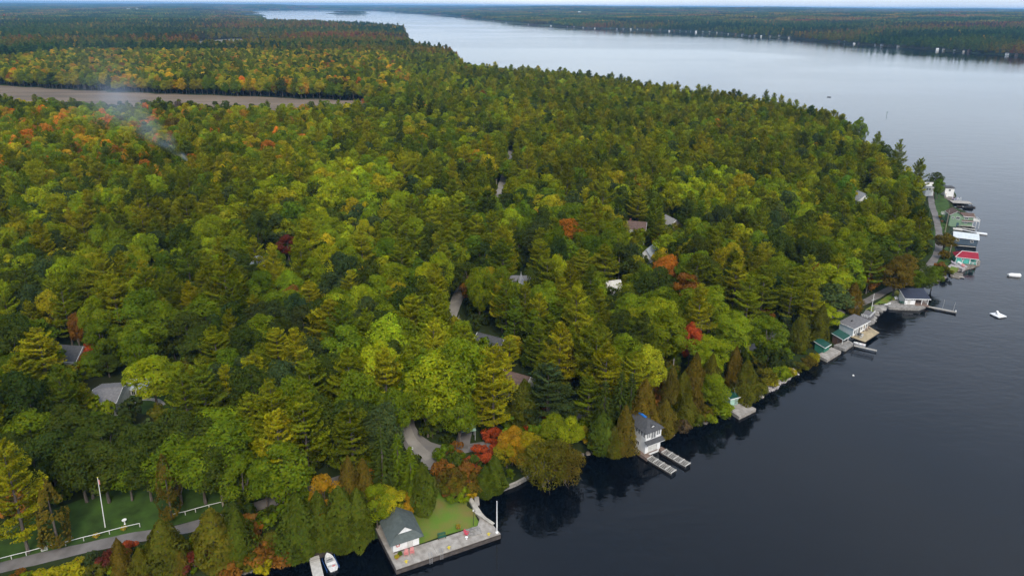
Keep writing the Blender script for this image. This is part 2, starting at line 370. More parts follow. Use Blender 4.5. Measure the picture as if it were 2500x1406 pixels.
def foliage_mesh(name, V, S, trunk=None, mats=(None,)):
    """crown mesh; if trunk=(V,F) is given it is welded in with the second material"""
    n = len(V) // 4; F = np.arange(n * 4).reshape(-1, 4)
    sh = np.repeat(S, 4, 0)
    if trunk is not None:
        tv, tf = trunk; F = np.concatenate([F, tf + len(V)]); V = np.concatenate([V, tv]); sh = np.concatenate([sh, np.ones((len(tv), 3))])
    me = np_mesh(name, V, F)
    at = me.attributes.new('shade', 'FLOAT_COLOR', 'POINT')
    at.data.foreach_set('color', np.column_stack([sh, np.ones(len(sh))]).astype(np.float32).ravel())
    for m in mats: me.materials.append(m)
    if trunk is not None:
        mi = np.zeros(len(F), np.int32); mi[n:] = 1; me.polygons.foreach_set('material_index', mi)
    return me
def tube_np(paths, k=5):
    V, F = [], []
    for pts, rad in paths:
        mb = MB(); mb.tube([tuple(p) for p in pts], list(rad), k)
        b = len(V); V += mb.v; F += [tuple(i + b for i in f) for f in mb.f if len(f) == 4]
    return np.array(V), np.array(F, int)

def g_broad(seed, n, size, W=5.2, H=16.0, lumps=38, base=.16, narrow=0.0):
    g = np.random.default_rng(seed); z0 = H * base; cz = (H + z0) / 2; rz = (H - z0) / 2
    # lump centres spread over an egg-shaped crown
    d = unit(g.normal(size=(lumps, 3))); d[:, 2] = d[:, 2] * .9 + .16
    rad = g.uniform(.55, .86, lumps)[:, None]
    LC = d * rad * np.array([W, W, rz]) * np.array([1, 1, 1]); LC[:, 2] += cz
    fall = np.clip((LC[:, 2] - cz) / rz, -1, 1); LC[:, :2] *= (1 - .22 * np.clip(fall, 0, 1) - .15 * np.clip(-fall, 0, 1))[:, None]
    LR = g.uniform(.24, .40, lumps) * W * (1 - .2 * narrow)
    LC[0] = (g.uniform(-.5, .5), g.uniform(-.5, .5), H - LR[0] * .8)
    per = max(3, n // lumps); C = np.repeat(np.arange(lumps), per)
    dd = unit(g.normal(size=(len(C), 3)) + np.array([0, 0, .35])); rr = LR[C] * g.uniform(.72, 1.06, len(C))
    pos = LC[C] + dd * rr[:, None] * np.array([1, 1, .8])
    keep = np.ones(len(C), bool)
    for j in range(lumps):
        q = np.linalg.norm((pos - LC[j]) / np.array([1, 1, .8]), axis=1); keep &= ~((q < LR[j] * .66) & (C != j))
    pos, dd, C = pos[keep], dd[keep], C[keep]
    nn = unit(dd + g.normal(size=pos.shape) * .42 + np.array([0, 0, .25])); upv = g.normal(size=pos.shape)
    s = g.uniform(.7, 1.35, len(pos)) * size
    cl = g.uniform(.78, 1.22, lumps)[C]
    V = quads(pos, nn, upv, s * .8, s, g); S = shade_cols(g, len(pos), cl, .12)
    paths = [([(0, 0, -.5), (.1, .05, z0 * .6), (.0, .15, cz)], (.34, .26, .12))]
    for j in g.choice(lumps, min(7, lumps), replace=False): paths.append(([(0, .05, z0 * g.uniform(.7, 1.4)), tuple(LC[j] * .5 + np.array([0, 0, cz * .42])), tuple(LC[j])], (.15, .10, .03)))
    return V, S, paths
def g_pine(seed, n, size, H=23.0, W=4.5, base=.20, dense=1.0):
    g = np.random.default_rng(seed); z0 = H * base; paths = [([(0, 0, -.5), (.1, 0, H * .5), (0, 0, H * .97)], (.34, .22, .04))]
    nb = 0; B = []
    z = z0; lean = g.normal(0, .35, 2)
    while z < H - .4:
        t = (z - z0) / (H - z0)
        prof = (np.interp(t, [0, .12, .4, .75, 1], [.75, 1.05, 1.0, .62, .14])) * W
        nb_ = int(g.integers(4, 6)); a0 = g.uniform(0, 2 * math.pi)
        for i in range(nb_):
            if g.random() < .16 * (1 - t): continue
            B.append((z + g.uniform(-.6, .6), a0 + i * 2 * math.pi / nb_ + g.normal(0, .3), prof * g.choice([g.uniform(.5, .8), g.uniform(.85, 1.2), g.uniform(.9, 1.3)]), -.04 + t * .85 + g.normal(0, .10)))
        z += g.uniform(.8, 1.25) * (1.38 - .55 * t)
    B = np.array(B); tot = B[:, 2].sum(); pos, nrm, upv, cl = [], [], [], []
    for z, a, ln, el in B:
        k = max(3, int(n * ln / tot)); s = np.sqrt(g.uniform(.08, 1, k))
        dr = np.array([math.cos(a), math.sin(a), 0]); sd_ = np.array([-math.sin(a), math.cos(a), 0])
        q = dr * (s * ln * math.cos(el))[:, None]; q[:, 2] = z + s * ln * math.sin(el) + .28 * ln * s * s
        spread = ln * .38 * np.sin(np.clip(s, .15, 1) * 2.4)
        off = g.normal(0, .55, k) * spread
        q += sd_ * off[:, None]; q[:, 2] += np.abs(g.normal(0, .22, k)) + np.abs(off) * .18
        pos.append(q); out_ = dr + sd_ * (off / (ln + .1))[:, None] * 1.2
        nrm.append(np.array([0, 0, .8]) + out_ * .45 + g.normal(0, .55, (k, 3))); upv.append(out_ + np.array([0, 0, .75]) + g.normal(0, .35, (k, 3)))
        cl.append(np.full(k, g.uniform(.66, 1.34)))
        if ln > W * .55 and g.random() < .45:
            paths.append(([(0, 0, z), tuple(dr * ln * .5 * math.cos(el) + np.array([0, 0, z + ln * .5 * math.sin(el) - .05])), tuple(dr * ln * .85 * math.cos(el) + np.array([0, 0, z + ln * .85 * math.sin(el) + .1]))], (.07, .05, .02)))
    pos, nrm, upv, cl = map(np.concatenate, (pos, nrm, upv, cl))
    s = g.uniform(.7, 1.3, len(pos)) * size
    V = quads(pos, nrm, upv, s * .55, s * 1.25, g); S = shade_cols(g, len(pos), cl, .13)
    return V, S, paths
def g_cedar(seed, n, size, H=11.0, W=2.5, base=.02, scrag=0.0):
    g = np.random.default_rng(seed); k = 46
    la, lz, lr = g.uniform(0, 6.28, k), g.uniform(.02, .96, k), g.uniform(.10, .30, k)
    z = g.beta(1.15, 1.5, n) ; a = g.uniform(0, 2 * math.pi, n)
    prof = np.interp(z, [0, .12, .35, .65, .88, 1], [.74, .96, 1.0, .72, .34, .04])
    bum = np.zeros(n); ci = np.zeros(n, int); bd = np.full(n, 9.)
    for j in range(k):
        da = (a - la[j] + math.pi) % (2 * math.pi) - math.pi; q = (da * .9) ** 2 + ((z - lz[j]) * 3.4) ** 2
        bum += lr[j] * np.exp(-q / .06); ci = np.where(q < bd, j, ci); bd = np.minimum(bd, q)
    r = W * prof * (.74 + bum * 1.1) * np.where(g.random(n) < .2, g.uniform(.5, .9, n), g.uniform(.9, 1.06, n))
    pos = np.stack([r * np.cos(a), r * np.sin(a), H * (base + (1 - base) * z)], 1)
    if scrag: keep = (np.sin(lz[ci] * 19 + la[ci]) > -scrag); pos, a, ci, z, prof = pos[keep], a[keep], ci[keep], z[keep], prof[keep]
    o = np.stack([np.cos(a), np.sin(a), np.full(len(a), .55)], 1)
    nrm = o + g.normal(0, .42, o.shape); upv = np.array([0, 0, 1.0]) + o * .5 + g.normal(0, .35, o.shape)
    s = g.uniform(.7, 1.3, len(pos)) * size
    V = quads(pos, nrm, upv, s * .55, s * 1.15, g); S = shade_cols(g, len(pos), g.uniform(.72, 1.28, k)[ci], .10)
    return V, S, [([(0, 0, -.5), (.05, 0, H * .5), (0, 0, H * .92)], (.24, .15, .03))]
def g_spruce(seed, n, size, H=18.0, W=3.4, base=.06):
    g = np.random.default_rng(seed); pos, nrm, upv, cl = [], [], [], []
    zs = np.arange(H * base, H - .3, .62); tot = sum((1 - z / H) + .05 for z in zs)
    for z in zs:
        t = z / H; R = W * ((1 - t) ** .85) + .12; nb = int(6 + 5 * (1 - t)); k = max(10, int(n * ((1 - t) + .05) / tot))
        aa = g.uniform(0, 6.28) + np.arange(nb) * 6.283 / nb; j = g.integers(0, nb, k); lens = g.uniform(.72, 1.12, nb)
        s = np.sqrt(g.uniform(.08, 1, k)); a = aa[j] + g.normal(0, .16, k) * (1.2 - s); r = R * s * lens[j]
        q = np.stack([r * np.cos(a), r * np.sin(a), z - r * .22 + .16 * r * s], 1); pos.append(q)
        o = np.stack([np.cos(a), np.sin(a), np.zeros(k)], 1)
        nrm.append(np.array([0, 0, 1.]) + o * .45 + g.normal(0, .3, (k, 3))); upv.append(o + np.array([0, 0, -.25]) + g.normal(0, .25, (k, 3))); cl.append(g.uniform(.75, 1.25, nb)[j])
    pos, nrm, upv, cl = map(np.concatenate, (pos, nrm, upv, cl)); s = g.uniform(.7, 1.3, len(pos)) * size
    return quads(pos, nrm, upv, s * .5, s * 1.2, g), shade_cols(g, len(pos), cl, .09), [([(0, 0, -.5), (0, 0, H * .5), (0, 0, H)], (.26, .16, .02))]
def g_bush(seed, n, size, W=2.0, H=2.8):
    V, S, p = g_broad(seed, n, size, W, H, 16, .0); return V, S, [([(0, 0, -.3), (.1, 0, H * .3), (.3, .1, H * .7)], (.08, .06, .03)), ([(0, 0, -.3), (-.2, .1, H * .3), (-.5, .2, H * .75)], (.07, .05, .02)), ([(0, 0, -.3), (0, -.2, H * .3), (.1, -.5, H * .7)], (.07, .05, .02))]
def g_willow(seed, n, size, W=6.0, H=10.0):
    """soft olive mounds over arching grey limbs that droop to the water"""
    g = np.random.default_rng(seed); V, S, paths = g_broad(seed, n, size, W, H, 46, -.02)
    for i in range(9):
        a = g.uniform(0, 6.28); L = g.uniform(.7, 1.05) * W; d = np.array([math.cos(a), math.sin(a), 0]); top = H * g.uniform(.25, .5)
        paths.append(([np.array([0, 0, .6]), d * L * .45 + [0, 0, top], d * L * .75 + [0, 0, top * .9], d * L * .98 + [0, 0, top * .45]], (.11, .07, .04, .015)))
    return V, S, paths
def g_snag(seed, n, size, W=3.0, H=13.0):
    """dead tree: bare forked limbs with a few twigs"""
    g = np.random.default_rng(seed); paths = [([(0, 0, -.4), (.1, 0, H * .5), (.3, .1, H)], (.26, .17, .03))]; pos = []
    for i in range(22):
        z = H * g.uniform(.35, .95); a = g.uniform(0, 6.28); L = W * g.uniform(.5, 1.1) * (1.25 - z / H); d = np.array([math.cos(a), math.sin(a), 0]); e = d * L + np.array([0, 0, z + L * g.uniform(.4, .9)])
        paths.append(([np.array([.1, 0, z]), d * L * .5 + np.array([0, 0, z + L * .2]), e], (.08, .05, .015)))
        for j in range(3): f = e + g.normal(0, .7, 3); paths.append(([d * L * .6 + np.array([0, 0, z + L * .3]), f], (.04, .01)))
        pos.append(e + g.normal(0, .3, (max(1, n // 22), 3)))
    pos = np.concatenate(pos); return quads(pos, g.normal(size=pos.shape), g.normal(size=pos.shape), size * .15, size, g), shade_cols(g, len(pos), np.ones(len(pos)), .05), paths
# kind -> (generator, number of shapes, sprays near, spray size near, natural height, natural crown radius)
KIND = {
 'pine':   (g_pine,   8, 7600, .43, 23.0, 4.5), 'broad':  (g_broad,  7, 9000, .38, 16.0, 5.2),
 'cedar':  (g_cedar,  4, 4600, .35, 11.0, 2.5), 'spruce': (g_spruce, 2, 4500, .42, 18.0, 3.4),
 'oldcedar': (lambda a, n, z: g_cedar(a, n, z, 16.0, 3.0, .10, .25), 2, 2600, .46, 16.0, 3.0), 'bush':   (g_bush,   4,  1500, .27,  2.8, 2.0), 'willow': (g_willow, 2, 9000, .34, 10.0, 6.0), 'snag': (g_snag, 2, 120, .5, 13.0, 3.0)}
PROTO = {}
for _i, (k, (gen, cnt, n, sz, H, W)) in enumerate(KIND.items()):
    PROTO[k] = []
    for j in range(cnt):
        V, S, paths = gen(100 * _i + j + 1, n, sz)
        cm = foliage_mesh(k + "_crown", V, S, None, (LEAF,))
        tv, tf = tube_np(paths, 6); tm = np_mesh(k + "_trunk", tv, tf, True); tm.materials.append(PALEBARK if k == 'snag' else BARK)
        PROTO[k].append((cm, tm))
def proto_coll(name, specs):
    c = bpy.data.collections.new(name)
    for j, (gen, seed, n, sz, kw, keep) in enumerate(specs):
        V, S, paths = gen(seed, n, sz, **kw); tv, tf = tube_np(paths[:keep], 4)
        me = foliage_mesh("%s_%02d" % (name, j), V, S, (tv, tf), (LEAFI, BARK))
        c.objects.link(bpy.data.objects.new("%s_%02d" % (name, j), me))
    return c
PC = {'pine': proto_coll("pine_shape", [(g_pine, 40 + j, 2700, .64, {}, 3) for j in range(6)]),
      'broad': proto_coll("broad_shape", [(g_broad, 140 + j, 3300, .57, {}, 4) for j in range(6)])}
FARC = proto_coll("far_shape", [(g_broad, 240 + j, 190, 2.1, dict(lumps=14), 1) for j in range(4)] + [(g_pine, 250 + j, 170, 2.3, {}, 1) for j in range(4)])
def patch_coll():
    c = bpy.data.collections.new("wood_shape")
    for j in range(4):
        g = np.random.default_rng(300 + j); VV, SS = [], []
        for a in range(7):
            for b in range(7):
                V, S, _ = g_broad(310 + j * 60 + a * 7 + b, 26, 5.5, W=6.5, H=g.uniform(11, 19), lumps=6)
                V = V + np.array([(a - 3) * 11 + g.uniform(-4, 4), (b - 3) * 11 + g.uniform(-4, 4), 0]); VV.append(V); SS.append(S * g.uniform(.7, 1.3))
        me = foliage_mesh("wood_%02d" % j, np.concatenate(VV), np.concatenate(SS), None, (LEAFI,)); c.objects.link(bpy.data.objects.new("wood_shape_%02d" % j, me))
    return c
WOODC = patch_coll()
def scatter(name, pts, rot, scl, idx, tint, coll, label):
    me = bpy.data.meshes.new(name); n = len(pts); me.vertices.add(n); me.vertices.foreach_set('co', np.asarray(pts, np.float32).ravel())
    me.attributes.new('rotz', 'FLOAT', 'POINT').data.foreach_set('value', np.asarray(rot, np.float32))
    me.attributes.new('scl', 'FLOAT_VECTOR', 'POINT').data.foreach_set('vector', np.asarray(scl, np.float32).ravel())
    me.attributes.new('idx', 'INT', 'POINT').data.foreach_set('value', np.asarray(idx, np.int32))
    me.attributes.new('tint', 'FLOAT_COLOR', 'POINT').data.foreach_set('color', np.column_stack([tint, np.ones(n)]).astype(np.float32).ravel())
    o = link(name, me); tag(o, label, None, None, "stuff")
    g = bpy.data.node_groups.new(name, 'GeometryNodeTree')
    g.interface.new_socket('Geometry', in_out='INPUT', socket_type='NodeSocketGeometry'); g.interface.new_socket('Geometry', in_out='OUTPUT', socket_type='NodeSocketGeometry')
    gi, go = g.nodes.new('NodeGroupInput'), g.nodes.new('NodeGroupOutput')
    ip, ci = g.nodes.new('GeometryNodeInstanceOnPoints'), g.nodes.new('GeometryNodeCollectionInfo')
    ci.inputs['Collection'].default_value = coll; ci.inputs['Separate Children'].default_value = True; ci.inputs['Reset Children'].default_value = True
    def na(nme, ty):
        a = g.nodes.new('GeometryNodeInputNamedAttribute'); a.data_type = ty; a.inputs['Name'].default_value = nme; return a.outputs['Attribute']
    cx = g.nodes.new('ShaderNodeCombineXYZ'); L = g.links.new
    L(na('rotz', 'FLOAT'), cx.inputs['Z']); L(gi.outputs[0], ip.inputs['Points']); L(ci.outputs[0], ip.inputs['Instance'])
    ip.inputs['Pick Instance'].default_value = True; L(na('idx', 'INT'), ip.inputs['Instance Index']); L(cx.outputs[0], ip.inputs['Rotation']); L(na('scl', 'FLOAT_VECTOR'), ip.inputs['Scale'])
    L(ip.outputs[0], go.inputs[0])
    md = o.modifiers.new("scatter", 'NODES'); md.node_group = g
    return o

# ------------------------------------------------------------------ tree placement
PAL = dict(ol=(.150,.180,.008), yo=(.228,.245,.010), gp=(.105,.145,.010), dp=(.055,.085,.014), dg=(.054,.080,.012), bg=(.052,.078,.024), gr=(.108,.165,.010), mg=(.155,.212,.010), lg=(.225,.285,.011),
 yl=(.46,.33,.014), gd=(.36,.22,.014), yg=(.27,.265,.012), om=(.44,.17,.018), rd=(.36,.075,.024), rs=(.215,.105,.020), ma=(.13,.036,.024), bo=(.118,.096,.014), co=(.100,.106,.012), cg=(.078,.108,.012), br=(.105,.080,.045), gy=(.15,.125,.10))
for k_ in PAL: PAL[k_] = (PAL[k_][0] * 1.18, PAL[k_][1] * 1.09, PAL[k_][2])
CNAME = dict(ol='olive', yo='yellow-olive', gp='green', dp='deep green', dg='dark green', bg='bluish dark green', gr='green', mg='fresh green', lg='lime green', yl='bright yellow', gd='golden', yg='yellow-green',
 om='orange', rd='red', rs='rust-brown', ma='maroon', bo='bronze', co='olive-bronze', cg='olive-green', br='bare brown', gy='bare grey')
KNAME = dict(pine=('pine_tree', 'plumed pine', 'pine tree'), broad=('broadleaf_tree', 'leafy tree', 'tree'), cedar=('cedar_tree', 'conical cedar', 'cedar tree'),
 oldcedar=('cedar_tree', 'gappy old cedar with bare trunk', 'cedar tree'), spruce=('spruce_tree', 'pointed spruce', 'spruce tree'), snag=('dead_tree', 'leafless dead tree', 'dead tree'), bush=('shrub', 'low rounded shrub', 'shrub'), willow=('willow_tree', 'thinning willow', 'willow tree'))
def inpoly(px, py, poly):
    poly = np.asarray(poly, float); px = np.asarray(px, float); py = np.asarray(py, float); r = np.zeros(px.shape, bool)
    for (ax, ay), (bx, by) in zip(poly, np.roll(poly, -1, 0)):
        if ay != by: r ^= ((ay > py) != (by > py)) & (px < (bx - ax) * (py - ay) / (by - ay) + ax)
    return r
# sight lines that are open in the place: lanes, lawns, houses, docks
CLEAR = [[(2302,350),(2440,350),(2440,460),(2306,452)], [(930,1250),(985,1225),(1040,1195),(1046,1160),(1080,1160),(1110,1210),(1150,1212),(1240,1200),(1230,1330),(960,1410),(905,1300)],
 [(975,1000),(1015,1010),(1030,1060),(1075,1090),(1230,1075),(1220,1092),(1110,1105),(1075,1140),(1030,1150),(1000,1085),(978,1060)],
 [(1098,768),(1114,716),(1130,712),(1122,766)], [(1150,645),(1154,632),(1160,632),(1157,645)], [(1212,472),(1218,440),(1234,440),(1230,472)], [(1238,388),(1241,364),(1252,364),(1249,388)],
 [(-60,1290),(150,1225),(330,1165),(480,1150),(560,1185),(470,1290),(300,1335),(-60,1420)], [(470,1290),(440,1270),(540,1190),(630,1200),(620,1225)],
 [(205,915),(290,905),(305,985),(235,990)], [(148,832),(182,832),(186,885),(150,885)], [(295,960),(330,895),(370,900),(440,940),(440,1005),(310,985)],
 [(618,624),(648,626),(646,640),(622,638)], [(1175,800),(1222,810),(1222,860),(1185,848)], [(1535,536),(1564,540),(1566,560),(1542,560)], [(1622,528),(1655,528),(1655,545),(1625,545)],
 [(1572,602),(1600,600),(1592,628),(1578,625)], [(2096,468),(2114,468),(2114,484),(2098,484)], [(1262,655),(1280,655),(1282,685),(1262,685)], [(1645,660),(1672,660),(1668,668),(1648,668)],
 [(1545,1005),(1620,1030),(1690,1130),(1640,1170),(1560,1110)], [(1765,955),(1815,955),(1850,1000),(1800,1030),(1765,1000)],
 [(1990,830),(2030,815),(2070,790),(2130,745),(2160,800),(2110,880),(2000,900)], [(2105,735),(2200,682),(2225,690),(2280,712),(2320,780),(2130,775)],
 [(2262,470),(2285,468),(2300,560),(2300,640),(2282,640)], [(2300,455),(2420,460),(2420,690),(2300,668)], [(240,1160),(270,1160),(275,1300),(245,1300)],
 [(1250,885),(1290,905),(1290,960),(1255,955)], [(1845,965),(1870,930),(1940,905),(1950,925),(1870,975)], [(1210,800),(1175,805),(1200,850),(1225,850)],
 [(1160,1205),(1260,1165),(1310,1170),(1250,1200),(1165,1230)], [(1110,1010),(1160,1015),(1160,1070),(1120,1075)], [(720,1310),(850,1310),(850,1410),(740,1410)], [(690,618),(712,618),(712,645),(690,645)],
 [(1480,680),(1510,680),(1510,700),(1480,700)], [(1400,985),(1412,985),(1412,1010),(1400,1010)], [(1782,885),(1792,885),(1790,930),(1782,930)]]
ROADPTS = np.concatenate([c for c, _ in ROADS]); ROADW = np.concatenate([np.full(len(c), w) for c, w in ROADS])
def road_d(x, y):
    x = np.asarray(x); y = np.asarray(y); r = np.full(x.shape, 1e9)
    for i in range(0, len(ROADPTS), 2): r = np.minimum(r, np.hypot(x - ROADPTS[i, 0], y - ROADPTS[i, 1]) - ROADW[i])
    return r
# trees read from the photograph one by one: kind, top x, top y, height m, crown width m, colour
HERO = [('pine',2,1082,24,9,'yo'),('oldcedar',104,1165,16,6.5,'bo'),('oldcedar',393,1106,15.5,5.5,'bo'),('cedar',283,1312,9,4,'bo'),('cedar',388,1268,12,8,'co'),('cedar',336,1335,7,4,'co'),
 ('cedar',512,1240,13,9,'co'),('cedar',568,1232,13,6,'cg'),('cedar',432,1340,6,4,'bo'),('cedar',720,1206,14,8.5,'cg'),('cedar',826,1186,14,9,'cg'),('cedar',772,1198,13,7,'cg'),('cedar',868,1190,13,7,'cg'),
 ('cedar',848,1112,15,6,'bo'),('cedar',884,1118,15,5.5,'bo'),('broad',908,1146,8,5,'om'),('broad',788,1160,13,6.5,'gd'),('broad',915,1190,10,8,'mg'),('broad',948,1190,9,6,'yg'),('bush',994,1204,5,5,'gd'),('bush',1085,1130,5,6,'rs'),('bush',1140,1160,5,6,'bo'),('bush',1120,1110,4,5,'gr'),('bush',1150,1115,4,5,'rd'),('bush',1172,1165,4,5,'bo'),('bush',1095,1170,4,5,'co'),('bush',1135,1190,3.5,4,'mg'),('bush',1105,1200,2.5,3.5,'gr'),
 ('spruce',928,1034,20,9,'dp'),('spruce',968,1052,17,8,'gr'),('spruce',1000,1085,15,8,'gr'),('cedar',1030,1128,12,6.5,'cg'),
 ('broad',960,948,16,9,'gr'),('broad',1062,862,21,15,'lg'),('broad',1118,828,23,16,'mg'),('broad',1040,930,15,11,'mg'),('broad',1120,960,14,10,'gr'),
 ('pine',1205,848,24,9,'yo'),('pine',1176,918,16,7,'yo'),('pine',938,852,21,8,'yo'),('pine',848,858,20,9.5,'ol'),('pine',852,992,19,10,'gp'),('pine',658,938,22,9.5,'ol'),('pine',735,955,22,9,'ol'),('pine',672,1008,20,9,'yo'),
 ('broad',682,1088,15,14,'gr'),('broad',640,1120,12,9,'gr'),('pine',488,898,21,10,'gp'),('pine',440,905,20,9,'gp'),('broad',60,1010,15,13,'gr'),('broad',150,985,15,12,'dg'),('broad',245,1022,15,13,'dg'),('broad',335,1048,15,12,'dg'),
 ('broad',430,1012,16,13,'dg'),('broad',545,1032,16,13,'gr'),('broad',525,1090,14,11,'dg'),('broad',110,1060,14,12,'dg'),('broad',200,1085,13,11,'dg'),('broad',300,1100,12,9,'gr'),
 ('broad',365,872,14,13,'lg'),('broad',425,885,12,9,'mg'),('pine',88,808,19,11,'yo'),('pine',45,870,19,10,'ol'),('broad',178,765,12,4.5,'rs'),('broad',212,835,8,5,'rd'),('broad',202,862,6,5,'om'),('broad',330,810,14,9,'gr'),
 ('pine',520,802,18,9,'ol'),('pine',672,805,17,9,'yo'),('pine',610,870,18,8,'yo'),('broad',760,830,14,12,'bg'),('pine',1010,722,20,9,'ol'),('pine',955,682,14,7,'yo'),('pine',800,735,19,12,'yo'),('pine',880,560,22,11,'yo'),
 ('pine',980,588,20,9,'ol'),('pine',855,665,18,9,'yo'),('broad',1080,600,15,9,'bg'),('broad',1180,590,15,11,'dg'),('broad',1140,640,13,9,'dg'),
 ('broad',1252,1042,10,7,'gd'),('broad',1286,1056,9,7,'yg'),('broad',1238,1076,7,6,'yg'),('broad',1275,1085,7,6,'gd'),('bush',1300,1075,5,6,'co'),('bush',1225,1098,4,5,'yg'),('willow',1330,1082,11,12,'co'),('willow',1382,1092,9,9,'bo'),('broad',1312,1078,8,7,'yg'),('bush',1365,1075,5,7,'co'),('bush',1205,1045,4,6,'rd'),('bush',1178,1090,4,6,'rd'),('bush',1212,1078,3.5,4,'rd'),('bush',1112,1082,4,5,'rs'),
 ('bush',1085,1088,4.5,6,'gr'),('bush',1130,1132,5,6,'rs'),('bush',1100,1150,5,6,'bo'),('bush',1160,1140,5,5,'rs'),('bush',1118,1172,4,5,'bo'),('bush',1152,1180,3.5,4,'yl'),('cedar',1208,1112,9,6,'cg'),('cedar',1185,1135,8,4.5,'cg'),('bush',1098,1182,3,4,'rs'),
 ('broad',1355,1012,9,8,'mg'),('broad',1392,1020,9,7,'lg'),('bush',1440,1062,3,4,'yl'),('bush',1425,1040,4,4,'yg'),('bush',1330,998,4,6,'rd'),('bush',1296,1035,3,4,'rd'),
 ('cedar',1474,1004,11,8,'cg'),('cedar',1530,988,13,6.5,'bo'),('cedar',1502,1040,8,5,'co'),('cedar',1578,925,15,8,'bo'),('cedar',1626,975,10,7.5,'bo'),('cedar',1644,892,13,6,'bo'),('cedar',1702,860,16,7,'bo'),('cedar',1672,905,12,6,'co'),
 ('cedar',1742,862,14,6,'co'),('cedar',1828,880,12,8,'co'),('cedar',1800,845,14,5.5,'bo'),('bush',1668,1028,3.2,5,'br'),('broad',1750,915,11,8,'mg'),('bush',1665,985,4,5,'yg'),('bush',1770,985,4,6,'mg'),
 ('spruce',1480,925,17,8,'dp'),('spruce',1520,900,18,8,'dp'),('spruce',1545,905,17,7,'dp'),('pine',1340,893,18,11,'bg'),('pine',1440,920,14,7,'gp'),('cedar',1385,800,17,6,'bo'),('pine',1552,868,16,8,'yo'),('cedar',1280,925,13,8,'co'),('spruce',1292,930,13,5,'cg'),
 ('broad',1634,625,14,11.5,'om'),('broad',1690,785,15,6.5,'rd'),('broad',1700,800,11,5,'rd'),('pine',1480,600,19,10,'ol'),('pine',1425,610,18,10,'yo'),('broad',1545,720,15,14,'mg'),('broad',1620,700,15,12,'gr'),('broad',1740,700,16,13,'mg'),('broad',1800,760,15,13,'mg'),
 ('broad',1880,775,14,12,'gr'),('broad',1730,860,12,8,'lg'),('pine',1800,640,20,10,'yo'),('pine',1870,650,20,10,'ol'),('pine',1990,700,15,7,'yo'),('pine',1940,660,19,9,'ol'),('cedar',1958,768,12,8,'co'),('cedar',2012,742,13,6,'co'),('cedar',2090,690,11,7,'bo'),
 ('broad',2025,745,9,9,'lg'),('broad',1990,640,14,8,'rs'),('broad',2195,640,13,12,'bo'),('broad',2150,600,14,12,'dg'),('broad',2215,620,13,11,'bo'),('bush',1975,872,3.5,5,'bo'),('bush',1990,862,3,4,'yg'),('bush',1955,885,3,5,'co'),('cedar',1680,960,9,6,'co'),('bush',1700,1005,4,6,'cg'),('bush',1735,995,4,6,'mg'),('bush',1880,912,4,6,'yg'),('bush',1850,932,4,6,'co'),('bush',1910,898,4,6,'mg'),('bush',1715,985,5,6,'bo'),('bush',1870,900,5,7,'co'),('bush',1930,898,3,4,'yg'),
 ('broad',2213,495,9,5.5,'om'),('broad',2312,568,9,9,'bo'),('broad',2290,420,13,8,'dg'),('broad',2296,438,11,7,'gr'),('bush',2310,612,4,5,'bo'),('bush',2298,640,4,5,'rs'),('bush',2310,650,4,6,'co'),('broad',2285,650,9,8,'gr'),('broad',2260,668,8,7,'dg'),
 ('broad',1550,310,16,11,'rs'),('broad',700,575,10,9,'ma'),('broad',222,860,7,8,'gr'),('broad',258,868,6.5,7,'dg'),('bush',200,893,4,6,'mg'),('bush',240,885,4,6,'gr'),('snag',1428,752,9,5,'br'),('snag',1716,758,10,5,'gy'),('snag',1120,770,9,4,'gy'),('broad',180,1072,15,12,'dg'),('broad',238,1084,14,12,'dg'),('broad',345,1080,14,11,'dg'),('broad',418,1078,15,12,'gr'),('broad',478,1066,16,12,'gr'),('broad',66,1082,14,11,'dg'),('broad',585,1120,13,10,'gr'),('broad',10,1060,14,11,'dg'),('broad',1720,548,13,8,'ma'),('broad',1600,470,15,10,'dg'),('pine',1560,460,19,9,'yo'),('broad',38,592,13,6,'yl'),('broad',120,590,13,8,'yl'),('broad',1190,200,15,9,'rd'),
 ('broad',1156,212,14,9,'rd'),('pine',2250,388,22,8,'ol'),('pine',2200,345,22,8,'ol'),('pine',2145,325,22,8,'ol'),('broad',2105,272,20,12,'gr'),('pine',1872,222,20,8,'gp'),('pine',1892,223,20,8,'gp'),
 ('broad',490,800,14,12,'dg'),('broad',450,760,15,12,'dg'),('broad',620,700,14,11,'gr'),('broad',710,700,13,9,'rs'),('pine',752,690,15,9,'yg'),('broad',240,780,14,9,'gr'),
 ('bush',45,1396,2.0,4,'rs'),('bush',310,1322,2.5,3.5,'rd'),('broad',2248,638,11,9,'dg'),('broad',2240,660,9,8,'gr'),('bush',262,1350,3.5,5,'ma'),('bush',180,1375,2.5,6,'yg'),('bush',110,1390,2.5,5,'yg'),('bush',640,1330,4,7,'rs'),('bush',600,1340,4,6,'co'),('bush',660,1305,4,6,'co'),('bush',590,1232,4,4,'yl'),
 ('bush',690,1352,3,4,'rs'),('bush',640,1362,3,5,'yg'),('bush',560,1372,3.5,6,'rs'),('bush',470,1345,4,6,'ma'),('bush',230,1385,2.6,5,'co'),('bush',345,1395,3,5,'bo')]
NOBUSH = [(*U(x, y, 2), r) for x, y, r in ((262,965,9),(165,870,9),(975,1300,6),(1585,1085,6),(1790,985,4),(2030,850,6),(2095,810,8),(2225,735,8),(2340,630,9),(2345,585,9),(2340,540,9))]
T = []        # kind, x, y, z, height, radius, colour key, tint
def jit(c, s=.16):
    f = math.exp(random.gauss(0, s * .6)); h = random.gauss(0, s * .5)
    return (c[0] * f * (1 + h), c[1] * f, c[2] * f * (1 - h))
